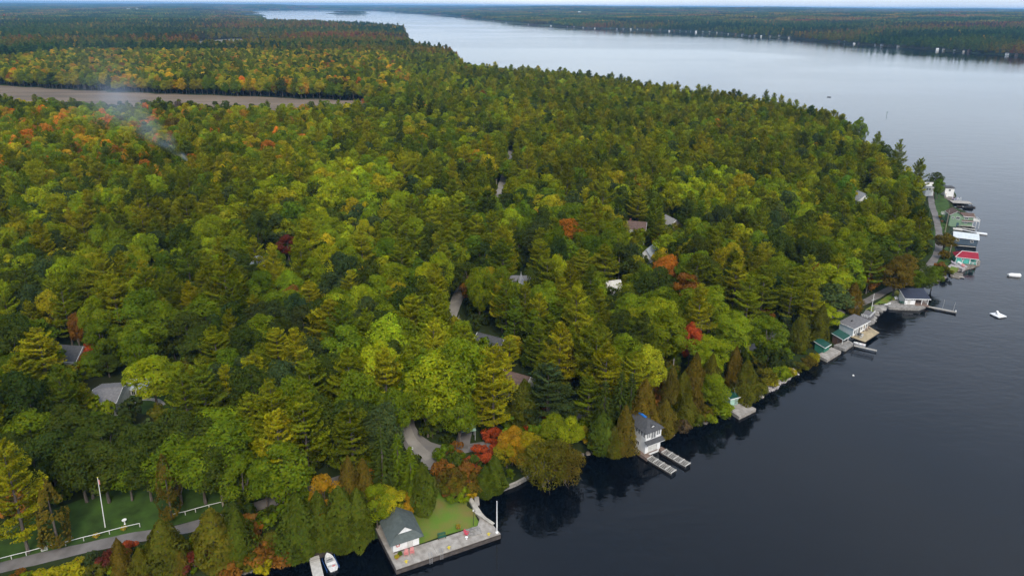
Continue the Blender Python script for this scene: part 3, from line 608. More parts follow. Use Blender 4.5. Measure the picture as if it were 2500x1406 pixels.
for k, ax, ay, H, W, c in HERO:
    g = 1.5
    for _ in range(6): p = U(ax, ay, g + H); g = max(h1(p[0], p[1]), .1)
    while ay < 430 and sdist([p[0]], [p[1]])[0] < 2.0 and H < 40:          # keep the far point's trees on land
        H += 1.0
        for _ in range(4): p = U(ax, ay, g + H); g = max(h1(p[0], p[1]), .1)
    if H > 27: g -= H - 27; H = 27
    T.append((k, p[0], p[1], max(g, .1), H, W / 2, c, jit(PAL[c], .08)))
HX = np.array([t[1] for t in T]); HY = np.array([t[2] for t in T]); HR = np.array([t[5] for t in T])
def choose(px, py, x, y):
    """what grows where: (kind, colour)"""
    w = wob(np.array([x]), np.array([y]), 95., 3.)[0]; w2 = wob(np.array([x]), np.array([y]), 260., 8.)[0]; r = random.random()
    def pick(*pairs):
        q = random.random() * sum(b for _, b in pairs)
        for a, b in pairs:
            q -= b
            if q <= 0: return a
        return pairs[-1][0]
    if py < 262 and px < 1000:                                   # belt beyond the field
        return ('broad', pick(('gr', 3), ('dg', 4), ('mg', 1.5), ('yg', 1), ('gy', .5)) if py > 222 - px * .0 + .02 * px else pick(('yg', 5), ('gd', 1.5), ('yl', .9), ('mg', 2), ('gr', 3), ('dg', 2), ('rs', .3), ('om', .2))) if r < .85 else ('pine', pick(('gp', 2), ('ol', 2)))
    if px < 760 and py < 440:
        a = .85 - .55 * np.clip((py - 330) / 110, 0, 1)
        if w2 > .25: a -= .2
        return ('broad', pick(('yg', 4), ('gd', 2.2 if px < 420 else .8), ('om', 1.3 if px < 420 else .3), ('mg', 3), ('gr', 2.4), ('rs', .4 if px < 420 else .1), ('bo', .4), ('lg', 1.5))) if r < a else ('pine', pick(('ol', 3), ('yo', 2), ('gp', 1)))
    if 630 < px < 970 and 395 + .04 * abs(px - 800) < py < 480 and r < .85: return ('broad', pick(('lg', 5), ('mg', 1.5), ('yg', .6)))
    pine = .38 + .50 * w
    if px > 1500 and py > 650: pine = .34 + .3 * w
    if py > 880: pine = .38 + .3 * w
    if px > 1250 and py < 420: pine = .66 + .3 * w
    if 1980 < px and py > 300: pine = .5
    if r < pine: return ('pine', pick(('ol', 4.2), ('yo', 2.6), ('gp', 1.6), ('dp', .5)))
    if py > 880: return ('broad', pick(('gr', 3), ('dg', 3.4), ('mg', 1.2), ('bo', .4), ('bg', 1)))
    return ('broad', pick(('gr', 3), ('mg', 3), ('lg', 2.6 + 2 * w2), ('dg', 2.6), ('bg', 1.4), ('yg', .8), ('om', .015), ('rs', .05), ('gd', .05)))
sp = 6.4
GX, GY = np.meshgrid(np.arange(-760, 760, sp), np.arange(70, 1250, sp))
GX = (GX + (np.arange(GX.shape[0]) % 2)[:, None] * sp * .5 + rng.uniform(-.36, .36, GX.shape) * sp).ravel(); GY = (GY + rng.uniform(-.36, .36, GY.shape) * sp).ravel()
ok = np.abs(GX) < GY * .80 + 30; GX, GY = GX[ok], GY[ok]
gd_ = sdist(GX, GY); fd = sdist(GX, GY, FIELD)
ok = (gd_ > 5.) & (fd > 2.); GX, GY = GX[ok], GY[ok]
ok = (road_d(GX, GY) > .9)
for poly in (LAWN, VERGE, YARD, BANK, COVE): ok &= sdist(GX, GY, poly) > .5
GX, GY = GX[ok], GY[ok]; GZ = hgt(GX, GY)
hd = np.ones(len(GX), bool)
for x, y, r in zip(HX, HY, HR): hd &= np.hypot(GX - x, GY - y) > max(r * .85, 2.2) + 2.0
GX, GY, GZ = GX[hd], GY[hd], GZ[hd]
keepers = []
for x, y, z in zip(GX, GY, GZ):
    px, py, dep = P(x, y, z + 16)
    if not (-220 < px < IW + 260 and py < IH + 260): continue
    k, c = choose(px, py, x, y)
    H = random.triangular(12, 26, 18) if k == 'pine' else random.uniform(13, 20.5)
    R = (H * random.uniform(.17, .22)) if k == 'pine' else random.uniform(4.2, 6.8)
    keepers.append((k, x, y, z, H, R, c))
kx = np.array([t[1] for t in keepers]); ky = np.array([t[2] for t in keepers]); kz = np.array([t[3] for t in keepers]); kh = np.array([t[4] for t in keepers]); kr = np.array([t[5] for t in keepers])
def is_free(x, y, z, h, r):
    ok = np.ones(len(x), bool)
    for fz, fr in [(a_, b_ * (1.15 - .6 * a_)) for a_ in (.2, .32, .44, .56, .68, .8, .9, .99) for b_ in (-.9, -.45, 0, .45, .9)]:
        px, py, _ = P(x + r * fr, y, z + h * fz)
        for poly in CLEAR: ok &= ~inpoly(px, py, poly)
    return ok
# roadside trees whose crowns close over the climbing road
rc_, rw_ = ROADS[1]; d_ = np.gradient(rc_, axis=0); d_ /= np.linalg.norm(d_, axis=1)[:, None]
for s_ in (-1, 1):
    for i in range(12, len(rc_), 4):
        q = rc_[i] + s_ * np.array([-d_[i, 1], d_[i, 0]]) * (rw_ + random.uniform(.8, 1.8)) + d_[i] * random.uniform(-1, 1)
        k, c = ('pine', random.choice(['ol', 'yo', 'gp'])) if random.random() < .4 else ('broad', random.choice(['gr', 'mg', 'dg', 'lg', 'bg']))
        keepers.append((k, q[0], q[1], h1(*q), random.uniform(17, 23) if k == 'pine' else random.uniform(13, 17), 4.2 if k == 'pine' else random.uniform(4.6, 5.8), c))
kx = np.array([t[1] for t in keepers]); ky = np.array([t[2] for t in keepers]); kz = np.array([t[3] for t in keepers]); kh = np.array([t[4] for t in keepers]); kr = np.array([t[5] for t in keepers])
f1 = is_free(kx, ky, kz, kh, kr); f2 = is_free(kx, ky, kz, kh * .66, kr * .72); f3 = is_free(kx, ky, kz, kh * .42, kr * .55)
for t, a1, a2, a3 in zip(keepers, f1, f2, f3):
    s_ = (1, 1) if a1 else (.66, .72) if a2 else (.42, .55) if a3 else None
    if s_:
        m_ = 1 + .26 * float(wob(np.array([t[1]]), np.array([t[2]]), 150., 12.)[0]); T.append((*t[:4], t[4] * s_[0], t[5] * s_[1], t[6], tuple(v * m_ for v in jit(PAL[t[6]]))))

# the 300 of each kind that show largest stand as single trees, the rest as one wood of that kind
tx = np.array([t[1] for t in T]); ty = np.array([t[2] for t in T]); tz = np.array([t[3] for t in T]); th = np.array([t[4] for t in T])
ppx, ppy, dep = P(tx, ty, tz + th * .7); size = np.where((ppx > -40) & (ppx < IW + 40) & (ppy > -20) & (ppy < IH + 60), th / dep, th / dep * .05)
size[:len(HERO)] += 5
kinds = np.array([t[0] for t in T]); single = np.zeros(len(T), bool)
for k in KIND:
    ii = np.where(kinds == k)[0]; ii = ii[np.argsort(-size[ii])][:298]; single[ii] = True
MARKS = [('the dark-roofed boathouse', 975, 1310), ('the two-storey white boathouse', 1580, 1095), ('the wire gate', 108, 1345), ('the bird bath', 305, 1279), ('the grey-roofed house', 265, 985),
 ('the red-roofed cottage', 2345, 640), ('the sage green cottage', 2340, 545), ('the porch pavilion', 2220, 745), ('the street lamp', 1008, 1128), ('the mint shed', 1795, 985), ('the dark green shed', 2020, 855), ('the tan deck', 2105, 815),
 ('the brown-roofed house', 1552, 575), ('the plank jetty', 780, 1350), ('the slate-roofed house', 165, 885), ('the spire', 1272, 700), ('the field end', 900, 262), ('the tall flagpole', 257, 1287), ('the pale canopy', 1140, 1060),
 ('the maroon tree', 700, 640), ('the round orange tree', 1634, 700), ('the slim red tree', 1690, 870), ('the white-gabled house', 632, 665), ('the crossarm utility pole', 1099, 722), ('the upper road pole', 1212, 480), ('the riprap bank', 1895, 940),
 ('the concrete dock', 1150, 1290), ('the cove wall', 1250, 1190), ('the red bushes', 1190, 1100), ('the cross-gabled house', 1638, 560), ('the steep pale roof', 1588, 635), ('the yellow trees', 80, 650), ('the shore-pine house', 2104, 510), ('the pale blue house', 1890, 610),
 ('the dark brown-walled house', 1200, 860), ('the white-trimmed house', 1262, 950), ('the garage wing', 342, 950), ('the low white shed', 772, 680), ('the grey upper house', 1162, 570), ('the rust-red tree', 1550, 350), ('the lone orange tree', 2213, 530), ('the shore cabin', 2268, 460)]
MK = [(n, Ug(x, y)) for n, x, y in MARKS]
def where(x, y, R):
    b = sorted(MK, key=lambda m: (m[1].x - x) ** 2 + (m[1].y - y) ** 2)[:2]; d = math.hypot(b[0][1].x - x, b[0][1].y - y)
    if d < 10 + R: return "beside " + b[0][0]
    if sdist([x], [y])[0] < 10: return "at the water's edge near " + b[0][0]
    if road_d(np.array([x]), np.array([y]))[0] < 6: return "along the lane near " + b[0][0]
    return "between %s and %s" % (b[0][0], b[1][0])
cnt = {}
for i in np.where(single)[0]:
    k, x, y, z, H, R, c, tint = T[i]; nme, desc, cat = KNAME[k]; gen, n, _, _, H0, W0 = KIND[k]
    cm, tm = PROTO[k][i % n]
    root = empty(nme, (x, y, z), random.uniform(0, 6.28)); s = (R / W0 * random.uniform(.93, 1.07), R / W0 * random.uniform(.93, 1.07), H / H0); root.scale = s
    if k == 'cedar' and H > 15: pass
    t = "tall " if H > (21.5 if k == 'pine' else 16.5) else ("small " if H < (14 if k == 'pine' else 10) and k != 'bush' else ""); b_ = "broad " if R / H > (.21 if k == 'pine' else .36) and k in ('pine', 'broad') else ""
    wh_ = where(x, y, R)
    if len((t + b_ + CNAME[c] + " " + desc + " " + wh_).split()) > 16: b_ = ""; t = ""
    tag(root, "%s%s%s %s %s" % (t, b_, CNAME[c], desc, wh_), cat, "%s %ss %s" % (CNAME[c], cat, wh_))
    co_ = link("crown", cm, None, root); co_.color = (*tint, 1); link("trunk", tm, None, root)
for k in ('pine', 'broad'):
    ii = np.where((kinds == k) & ~single)[0]; gen, n, _, _, H0, W0 = KIND[k]
    pts = [(T[i][1], T[i][2], T[i][3]) for i in ii]; sc_ = [(T[i][5] / W0, T[i][5] / W0, T[i][4] / H0) for i in ii]
    scatter({'pine': 'pine_wood', 'broad': 'broadleaf_wood'}[k], pts, rng.uniform(0, 6.28, len(ii)), sc_, rng.integers(0, 6, len(ii)), [T[i][7] for i in ii], PC[k],
            {'pine': "olive green pines massed in the receding woods", 'broad': "green and golden broadleaf crowns massed in the receding woods"}[k])
# undergrowth between the trunks
ux, uy = np.meshgrid(np.arange(-330, 330, 4.3), np.arange(80, 420, 4.3)); ux = (ux + rng.uniform(-2, 2, ux.shape)).ravel(); uy = (uy + rng.uniform(-2, 2, uy.shape)).ravel()
ok = (np.abs(ux) < uy * .8 + 30) & (sdist(ux, uy) > 1.6) & (road_d(ux, uy) > 1.6)
for poly in (LAWN, VERGE, YARD, BANK, COVE): ok &= sdist(ux, uy, poly) > 1.2
ux, uy = ux[ok], uy[ok]; uz = hgt(ux, uy); ok = np.ones(len(ux), bool); us = rng.uniform(.8, 2.0, len(ux)) * np.clip(sdist(ux, uy) / 7, .45, 1)
for fz, fr in ((2.6, 0), (1.2, 1.8), (1.2, -1.8), (.4, 0)):
    px, py, _ = P(ux + fr * us, uy, uz + fz * us)
    for poly in CLEAR: ok &= ~inpoly(px, py, poly)
for bx_, by_, br_ in NOBUSH: ok &= np.hypot(ux - bx_, uy - by_) > br_
ux, uy, uz, us = ux[ok], uy[ok], uz[ok], us[ok]; n = len(ux)
upal = np.array([PAL[k] for k in ('gr', 'dg', 'dg', 'bg', 'mg', 'co', 'gp', 'rs')]); ui = np.minimum(rng.integers(0, 8, n), rng.integers(0, 9, n)) 
scatter("undergrowth", np.column_stack([ux, uy, uz - .1]), rng.uniform(0, 6.28, n), np.column_stack([us, us, us * rng.uniform(.8, 1.6, n)]), rng.integers(0, 4, n), upal[ui] * np.exp(rng.normal(0, .2, (n, 1))),
        proto_coll("bush_shape", [(g_bush, 440 + j, 420, .50, {}, 1) for j in range(4)]), "green undergrowth and saplings filling the gaps between the trunks")
# far woods
far_x = [1130,1165,1205,1236,1290,1345,1385,1402,1424,1436,1452,1470,1490,1506,1522,1540,1556,1572,1590,1612,1634,1646,1660,1675,1686,1699,1716,1732,1750,1762,1778,1796,1812,1830,1842,1858,1880,1902,1926,2048,2085,2096,2136,2152,2192,2288,2303,2330,2352,2365,2458,2480]
FARH = []
for i, fx_ in enumerate(far_x):
    fy_ = np.interp(fx_, [q[0] for q in far_px[12:]], [q[1] for q in far_px[12:]]); p0 = U(fx_, fy_); u_ = p0 / np.linalg.norm(p0)
    FARH.append(p0 + u_ * (9.0 + (i * 37 % 5) * (7 if 1380 < fx_ < 1930 else 3)))
FARH = np.array(FARH)
def off_farh(x, y):
    ok = np.ones(len(x), bool)
    for q in FARH:
        L_ = np.linalg.norm(q); u_ = q / L_; al = x * u_[0] + y * u_[1]; ac = np.abs(x * -u_[1] + y * u_[0]); ok &= ~((ac < 6) & (al > L_ - 40) & (al < L_ + 6))
    return ok
def far_tint(x, y):
    a = wob(x, y, 1300., 1.) + .45 * wob(x, y, 380., 2.) + .20 * rng.normal(size=len(x)); b = wob(x, y, 700., 6.) + .25 * rng.normal(size=len(x))
    px, py, _ = P(x, y, 12.0 * np.ones(len(x)))
    stops = [(-1.4, (.045,.10,.022)), (-.6, (.075,.135,.018)), (0.0, (.135,.160,.016)), (.4, (.22,.175,.016)), (.75, (.28,.15,.020)), (1.1, (.27,.095,.026)), (1.6, (.20,.08,.045))]
    c = np.stack([np.interp(a, [q[0] for q in stops], [q[1][i] for q in stops]) for i in range(3)], 1)
    dk = b < -.25; c[dk] = c[dk] * .35 + np.array([.026, .062, .020]) * .65
    yl_ = rng.random(len(x)) < .012; c[yl_] = (.36, .24, .012)
    c *= np.exp(rng.normal(0, .13, (len(x), 1)))
    right = (px > 1080) & (np.hypot(x, y) > 1200); c[right] *= .95
    return c
rs_, x_, y_ = 1180., [], []
while rs_ < 3600:
    s = 8.0 + (rs_ - 1180) * .0024; n = int(2 * math.radians(41) * rs_ / s)
    a = np.radians(-41) + (np.arange(n) + rng.uniform(-.4, .4, n)) * s / rs_; rr = rs_ + rng.uniform(-.4, .4, n) * s
    x_.append(rr * np.sin(a)); y_.append(rr * np.cos(a)); rs_ += s
x_ = np.concatenate(x_); y_ = np.concatenate(y_); g_ = sdist(x_, y_)
ok = (g_ > 3) & (sdist(x_, y_, F2) > 3) & (sdist(x_, y_, FIELD) > 3) & ~((np.abs(x_) < 760) & (y_ < 1250)) & ((wob(x_, y_, 700., 9.) < .62) | (g_ < 160)) & off_farh(x_, y_); x_, y_ = x_[ok], y_[ok]; n = len(x_)
sc_ = rng.uniform(.8, 1.15, n)
scatter("far_woods", np.column_stack([x_, y_, hgt(x_, y_)]), rng.uniform(0, 6.28, n), np.column_stack([sc_ * .95, sc_ * .95, sc_ * rng.uniform(.75, 1.1, n)]), rng.integers(0, 8, n), far_tint(x_, y_), FARC, "autumn woods in muted greens, rust and red towards the horizon")
rs_, x_, y_ = 3600., [], []
while rs_ < 15000:
    s = 68 + (rs_ - 3600) * .012; n = int(2 * math.radians(41) * rs_ / s)
    a = np.radians(-41) + (np.arange(n) + rng.uniform(-.3, .3, n)) * s / rs_; rr = rs_ + rng.uniform(-.3, .3, n) * s
    x_.append(rr * np.sin(a)); y_.append(rr * np.cos(a)); rs_ += s
x_ = np.concatenate(x_); y_ = np.concatenate(y_); g_ = np.maximum(sdist(x_, y_), 150 - np.hypot((x_ - ISLE[0]) * .8, (y_ - ISLE[1]) * .55))
ok = (g_ > 34) & ((wob(x_, y_, 1900., 9.) < .55) | (g_ < 250)); x_, y_, g_ = x_[ok], y_[ok], g_[ok]; n = len(x_); sc_ = 1.0 + (np.hypot(x_, y_) - 3600) * .00012
scatter("distant_woods", np.column_stack([x_, y_, hgt(x_, y_) - .5]), rng.uniform(0, 6.28, n), np.column_stack([sc_, sc_, rng.uniform(.8, 1.2, n)]), rng.integers(0, 4, n), far_tint(x_, y_), WOODC, "hazy blue-green woods along the far horizon")
print("TREES", len(T), "single", single.sum(), {k: int(((kinds == k)).sum()) for k in KIND}, "far", n)

# ------------------------------------------------------------------ building materials
WHITE = M("white_paint", (.80, .80, .79), .6, .06, 1.2); OFFW = M("weathered_white", (.62, .61, .58), .7, .12, 1.5)
ROOFG = M("slate_green_shingle", (.092, .110, .104), .85, .12, 1.4, bump=.02); ROOFD = M("charcoal_shingle", (.072, .073, .077), .85, .14, 2., bump=.02); ROOFS = M("grey_shingle", (.17, .165, .17), .85, .14, 2., bump=.02)
ROOFB = M("brown_shingle", (.13, .085, .07), .85, .15, 2., bump=.02); ROOFN = M("navy_black_metal", (.025, .03, .05), .45, .1, 1.); ROOFW = M("white_metal", (.55, .60, .63), .5, .06, 1.)
ROOFR = M("crimson_metal", (.27, .012, .03), .5, .08, 1.); GREENM = M("green_metal", (.008, .062, .043), .5, .1, 1.); MINT = M("mint_paint", (.38, .58, .48), .65, .08, 1.5); SHEDG = M("shed_green", (.035, .17, .115), .65, .1, 1.5)
TURQ = M("turquoise_paint", (.10, .36, .30), .6, .08, 1.5); SAGE = M("sage_green_siding", (.19, .29, .19), .7, .08, 1.5); BLUEG = M("blue_grey_siding", (.075, .11, .15), .7, .1, 1.5); PALEB = M("pale_blue_siding", (.40, .48, .52), .7, .06, 1.5)
CONC = M("weathered_concrete", (.36, .335, .30), .9, .14, .9, bump=.015, col2=(.24, .215, .19)); CONCD = M("wet_concrete", (.10, .085, .078), .8, .2, 1.2, bump=.02); STONE = M("grey_stone", (.30, .285, .265), .9, .2, 1.5, bump=.03)
WOODG = M("silvered_wood", (.42, .395, .355), .85, .15, 1.5, stretch=(1, 6, 1)); WOODP = M("pale_board", (.55, .53, .49), .85, .1, 1.4); WOODT = M("tan_decking", (.42, .34, .215), .8, .12, 1.4); WOODD = M("dark_timber", (.065, .052, .045), .9, .2, 1.6); WOODB = M("brown_board", (.22, .155, .125), .85, .15, 1.5)
GLASS = M("window_glass", (.035, .042, .05), .08, .1, 1., spec=.6); BLACK = M("black_iron", (.02, .02, .022), .5, .1, 1.); GREY = M("grey_paint", (.33, .34, .35), .6, .1, 1.)
PINK = M("faded_pink_plastic", (.62, .22, .21), .5, .08, 1.); REDC = M("red_plastic", (.55, .075, .11), .45, .06, 1.); YELL = M("yellow_paint", (.62, .50, .06), .5, .08, 1.); GRNB = M("bench_green", (.02, .10, .065), .5, .1, 1.)
HULL = M("white_gelcoat", (.78, .78, .78), .25, .04, 1., spec=.5); BLUE = M("blue_paint", (.03, .10, .32), .45, .08, 1.); TARP = M("blue_tarp", (.02, .17, .55), .6, .1, 1.); TEAL = M("teal_plastic", (.03, .20, .19), .5, .1, 1.); POLE = M("pole_wood", (.34, .29, .23), .9, .12, 1., stretch=(4, 4, .5))
PALES = M("pale_sunbleached_board", (.46, .43, .37), .85, .14, 1.2); CLAY = M("terracotta", (.40, .17, .10), .8, .1, 1.); ROCK = M("shore_rock", (.21, .185, .16), .9, .2, .8, bump=.05, col2=(.10, .085, .07)); ROCKP = M("pale_riprap", (.42, .385, .38), .9, .18, .9, bump=.05); REDP = M("red_paint", (.5, .05, .04), .5, .1, 1.)

def frame(px, py, z, rz, name, label=None, cat=None, group=None):
    p = U(px, py, z); o = empty(name, (p[0], p[1], z), rz)
    return tag(o, label, cat, group)
def loc_of(o, px, py, z):
    """survey point on level z, in the frame of o"""
    p = U(px, py, z); d = Vector((p[0], p[1], z)) - o.location; c, s = math.cos(-o.rotation_euler.z), math.sin(-o.rotation_euler.z)
    return Vector((d.x * c - d.y * s, d.x * s + d.y * c, d.z))
def window(par, face, a0, z0, w, h, off, trim=WHITE, name="window", bars=1):
    """framed window standing proud of a wall: face 'f' (front y=off), 'b', 'l' (x=off), 'r'; the pane is its child"""
    def bx(mb, a, z, aw, zh, d0, d1):
        if face == 'f': mb.box(a, off - d1, z, a + aw, off - d0, z + zh)
        if face == 'b': mb.box(a, off + d0, z, a + aw, off + d1, z + zh)
        if face == 'l': mb.box(off - d1, a, z, off - d0, a + aw, z + zh)
        if face == 'r': mb.box(off + d0, a, z, off + d1, a + aw, z + zh)
    m = MB(); t = .1
    bx(m, a0 - t, z0 - t, w + 2*t, t, 0, .06); bx(m, a0 - t, z0 + h, w + 2*t, t, 0, .06); bx(m, a0 - t, z0, t, h, 0, .06); bx(m, a0 + w, z0, t, h, 0, .06)
    for i in range(bars): bx(m, a0 + w * (i + 1) / (bars + 1) - .025, z0, .05, h, .02, .05)
    o = m.build(name, trim, par)
    m = MB(); bx(m, a0, z0, w, h, -.02, .02); m.build("pane", GLASS, o); return o
def door(par, face, a0, z0, w, h, off, mat=WHITE):
    m = MB(); k = m.box
    if face == 'f': k(a0, off - .05, z0, a0 + w, off + .03, z0 + h)
    if face == 'l': k(off - .05, a0, z0, off + .03, a0 + w, z0 + h)
    o = m.build("door", mat, par)
    m = MB()
    if face == 'f': m.box(a0 + w - .16, off - .10, z0 + h * .46, a0 + w - .10, off - .05, z0 + h * .52)
    else: m.box(off - .10, a0 + w - .16, z0 + h * .46, off - .05, a0 + w - .10, z0 + h * .52)
    m.build("handle", BLACK, o); return o
def gable_parts(root, W, D, hw, rise, wallm, roofm, axis='x', ov=.45, th=.14, base=-1.5, trim=WHITE, chimney=None):
    """walls with gable ends, two roof planes with a fascia; ridge along local axis"""
    m = MB()
    if axis == 'x':
        m.box(0, 0, base, W, D, hw); 
        for x in (0.0, W - .12): m.slab([(x, 0, hw), (x, D, hw), (x, D/2, hw + rise)], .0) if 0 else m.poly([(x, 0, hw), (x, D, hw), (x, D/2, hw + rise)]).poly([(x+.12, D, hw), (x+.12, 0, hw), (x+.12, D/2, hw + rise)])
        k = rise / (D / 2); a, b = -ov, W + ov
        s1 = [(a, -ov, hw - ov*k), (b, -ov, hw - ov*k), (b, D/2, hw + rise), (a, D/2, hw + rise)]; s2 = [(a, D/2, hw + rise), (b, D/2, hw + rise), (b, D + ov, hw - ov*k), (a, D + ov, hw - ov*k)]
        rd = [(a, D/2, hw + rise), (b, D/2, hw + rise)]; fas = (s1[0], s1[1])
    else:
        m.box(0, 0, base, W, D, hw)
        for y in (0.0, D - .12): m.poly([(W, y, hw), (0, y, hw), (W/2, y, hw + rise)]).poly([(0, y+.12, hw), (W, y+.12, hw), (W/2, y+.12, hw + rise)])
        k = rise / (W / 2); a, b = -ov, D + ov
        s1 = [(-ov, a, hw - ov*k), (W/2, a, hw + rise), (W/2, b, hw + rise), (-ov, b, hw - ov*k)]; s2 = [(W/2, a, hw + rise), (W + ov, a, hw - ov*k), (W + ov, b, hw - ov*k), (W/2, b, hw + rise)]
        rd = [(W/2, a, hw + rise), (W/2, b, hw + rise)]; fas = (s1[0], s1[1])
    up = lambda q: [(x, y, z + th) for x, y, z in q]
    w = m.build("wall", wallm, root)
    r = MB().slab(up(s1), th).slab(up(s2), th).build("roof", roofm, root)
    MB().tube([Vector(rd[0]) + Vector((0, 0, th)), Vector(rd[1]) + Vector((0, 0, th))], .09, 5).build("ridge_cap", roofm, r)
    f = MB()
    for q in ((s1[0], s1[1]), (s1[1], s1[2]), (s1[0], s1[3]), (s2[2], s2[3]), (s2[1], s2[2]), (s2[0], s2[3])):
        if abs(q[0][2] - q[1][2]) > .01 or q[0] == s1[0] or q[0] == s2[2] or q[0] == s2[1]:
            f.tube([Vector(q[0]) + Vector((0, 0, th*.45)), Vector(q[1]) + Vector((0, 0, th*.45))], .085, 4)
    f.build("fascia", trim, r)
    if chimney: cx, cy_, ch = chimney; MB().box(cx - .35, cy_ - .35, hw, cx + .35, cy_ + .35, hw + rise + ch).build("chimney", M("brick", (.24, .10, .07), .9, .2, 4.), r)
    return w, r
def by_ridge(px, py, zr, rz, W, D, axis):
    """base corner so that the middle of the ridge stands under survey point (px,py) at height zr"""
    p = U(px, py, zr); c, s = math.cos(rz), math.sin(rz); return (p[0] - c*W/2 + s*D/2, p[1] - s*W/2 - c*D/2)

# ------------------------------------------------------------------ the large boathouse on the concrete dock
bh = frame(952, 1335, 3.6, .45, "boathouse", "white boathouse with steep dark grey-green roof and white gablet on the long concrete dock", "boathouse")
bh.location.z = 1.15; E0 = 2.45; W_, D_ = 6.7, 7.4; RH = 2.5; GX0, GY1 = 1.6, 1.25; gz_ = E0 + RH * GX0 / (W_/2)
m = MB().box(.85, .95, -1.2, W_ - .75, D_ - .5, E0 + .3); m.poly([(W_ - .75, D_ - .5, E0 + .3), (.85, D_ - .5, E0 + .3), (W_/2, D_ - .5, E0 + RH - .12)]); wl = m.build("wall", WHITE, bh)
r = MB().slab([(0, 0, E0), (GX0, GY1, gz_), (W_/2, GY1, E0 + RH), (W_/2, D_, E0 + RH), (0, D_, E0)], .16).slab([(W_, 0, E0), (W_, D_, E0), (W_/2, D_, E0 + RH), (W_/2, GY1, E0 + RH), (W_ - GX0, GY1, gz_)], .16).slab([(0, 0, E0 + .005), (W_, 0, E0 + .005), (W_ - GX0, GY1 + .05, gz_ + .005), (GX0, GY1 + .05, gz_ + .005)], .16).build("roof", ROOFG, bh)
MB().prism([(GX0 + .16, 0), (W_ - GX0 - .16, 0), (W_/2, 1)], 0, .06)
g = MB(); g.poly([(GX0 + .22, GY1 - .04, gz_ + .03), (W_ - GX0 - .22, GY1 - .04, gz_ + .03), (W_/2, GY1 - .04, E0 + RH - .16)]); g.poly([(W_ - GX0 - .22, GY1 + .1, gz_ + .03), (GX0 + .22, GY1 + .1, gz_ + .03), (W_/2, GY1 + .1, E0 + RH - .16)]); g.build("gablet", WHITE, r)
MB().tube([(GX0 - .25, GY1 - .16, gz_ - .22), (W_/2, GY1 - .16, E0 + RH + .02), (W_ - GX0 + .25, GY1 - .16, gz_ - .22)], .07, 4).build("barge_board", ROOFG, r)
MB().tube([(W_/2, GY1, E0 + RH + .02), (W_/2, D_, E0 + RH + .02)], .08, 5).build("ridge_cap", ROOFG, r)
MB().box(.86, .80, -.25, W_ - .76, .945, .12).build("plinth", CONCD, bh); door(bh, 'f', 3.6, .1, 1.1, 2.0, .95, OFFW); window(bh, 'l', 3.0, .9, 1.0, .9, .85); window(bh, 'l', 5.0, .9, 1.0, .9, .85)
def torus(name, R, r, mat, par=None, k=16):
    mb = MB(); pts = [(R*math.cos(i*2*math.pi/k), 0, R*math.sin(i*2*math.pi/k)) for i in range(k + 1)]; mb.tube(pts, r, 6); return mb.build(name, mat, par)
lr = torus("life_ring", .33, .09, REDP); tag(lr, "red and white life ring hung on the white boathouse wall", "life ring")
pt = Vector((1.75, .80, 1.55)); pt.rotate(Matrix.Rotation(.45, 3, 'Z')); lr.location = bh.location + pt; lr.rotation_euler.z = .45
for a in (0, 2, 4, 6): 
    an = a * math.pi / 4; MB().tube([(.33*math.cos(an-.18), 0, .33*math.sin(an-.18)), (.33*math.cos(an), 0, .33*math.sin(an)), (.33*math.cos(an+.18), 0, .33*math.sin(an+.18))], .095, 6).build("band", WHITE, lr)
def pxprism(name, pts, z0, z1, mat, label, cat, group=None, kind=None):
    p = [U(x, y, z1) for x, y in pts]; c = np.mean(p, 0); root = empty(name, (c[0], c[1], z0)); tag(root, label, cat, group, kind)
    MB().prism([(q[0] - c[0], q[1] - c[1]) for q in p], 0, z1 - z0).build("deck", mat, root); return root, [(q[0] - c[0], q[1] - c[1]) for q in p]
dk, pl = pxprism("concrete_dock", [(968,1389),(1222,1302),(1196,1272),(1170,1243),(1151,1215),(1143,1218),(1158,1245),(1171,1265),(1166,1283),(1090,1309),(1020,1331),(1004,1326),(955,1266),(936,1272),(917,1289)][::-1], -2.5, 1.15, CONC, "long pale concrete dock wrapping two sides of the lawn and boathouse", "dock")
def edge(i, j, d0, d1, z0, z1, mat, name="fender"):
    a, b = Vector((*pl[i], 0)), Vector((*pl[j], 0)); u = (b - a).normalized(); n = Vector((u.y, -u.x, 0))
    if n.dot(a) < 0: n = -n
    q = [a + n*d0, b + n*d0, b + n*d1, a + n*d1]; MB().prism([(v.x, v.y) for v in q], z0, z1).build(name, mat, dk)
n_ = len(pl); edge(n_-1, n_-2, .0, .09, 2.55, 3.45, CONCD); edge(n_-1, n_-2, .06, .16, 3.36, 3.56, WOODD, "rubbing_strip"); edge(n_-1, 0, .0, .07, 2.5, 3.4, CONCD); edge(n_-2, n_-3, .0, .07, 2.5, 3.4, CONCD)
for f_ in (.16, .38, .62, .84):
    a, b = Vector((*pl[n_-1], 0)), Vector((*pl[n_-2], 0)); c = a.lerp(b, f_); u = (b - a).normalized(); v = Vector((-u.y, u.x, 0)); MB().prism([tuple((c - u*.012)[:2]), tuple((c + u*.012)[:2]), tuple((c + u*.012 + v*3.1)[:2]), tuple((c - u*.012 + v*3.1)[:2])], 3.652, 3.658).build("expansion_joint", CONCD, dk)
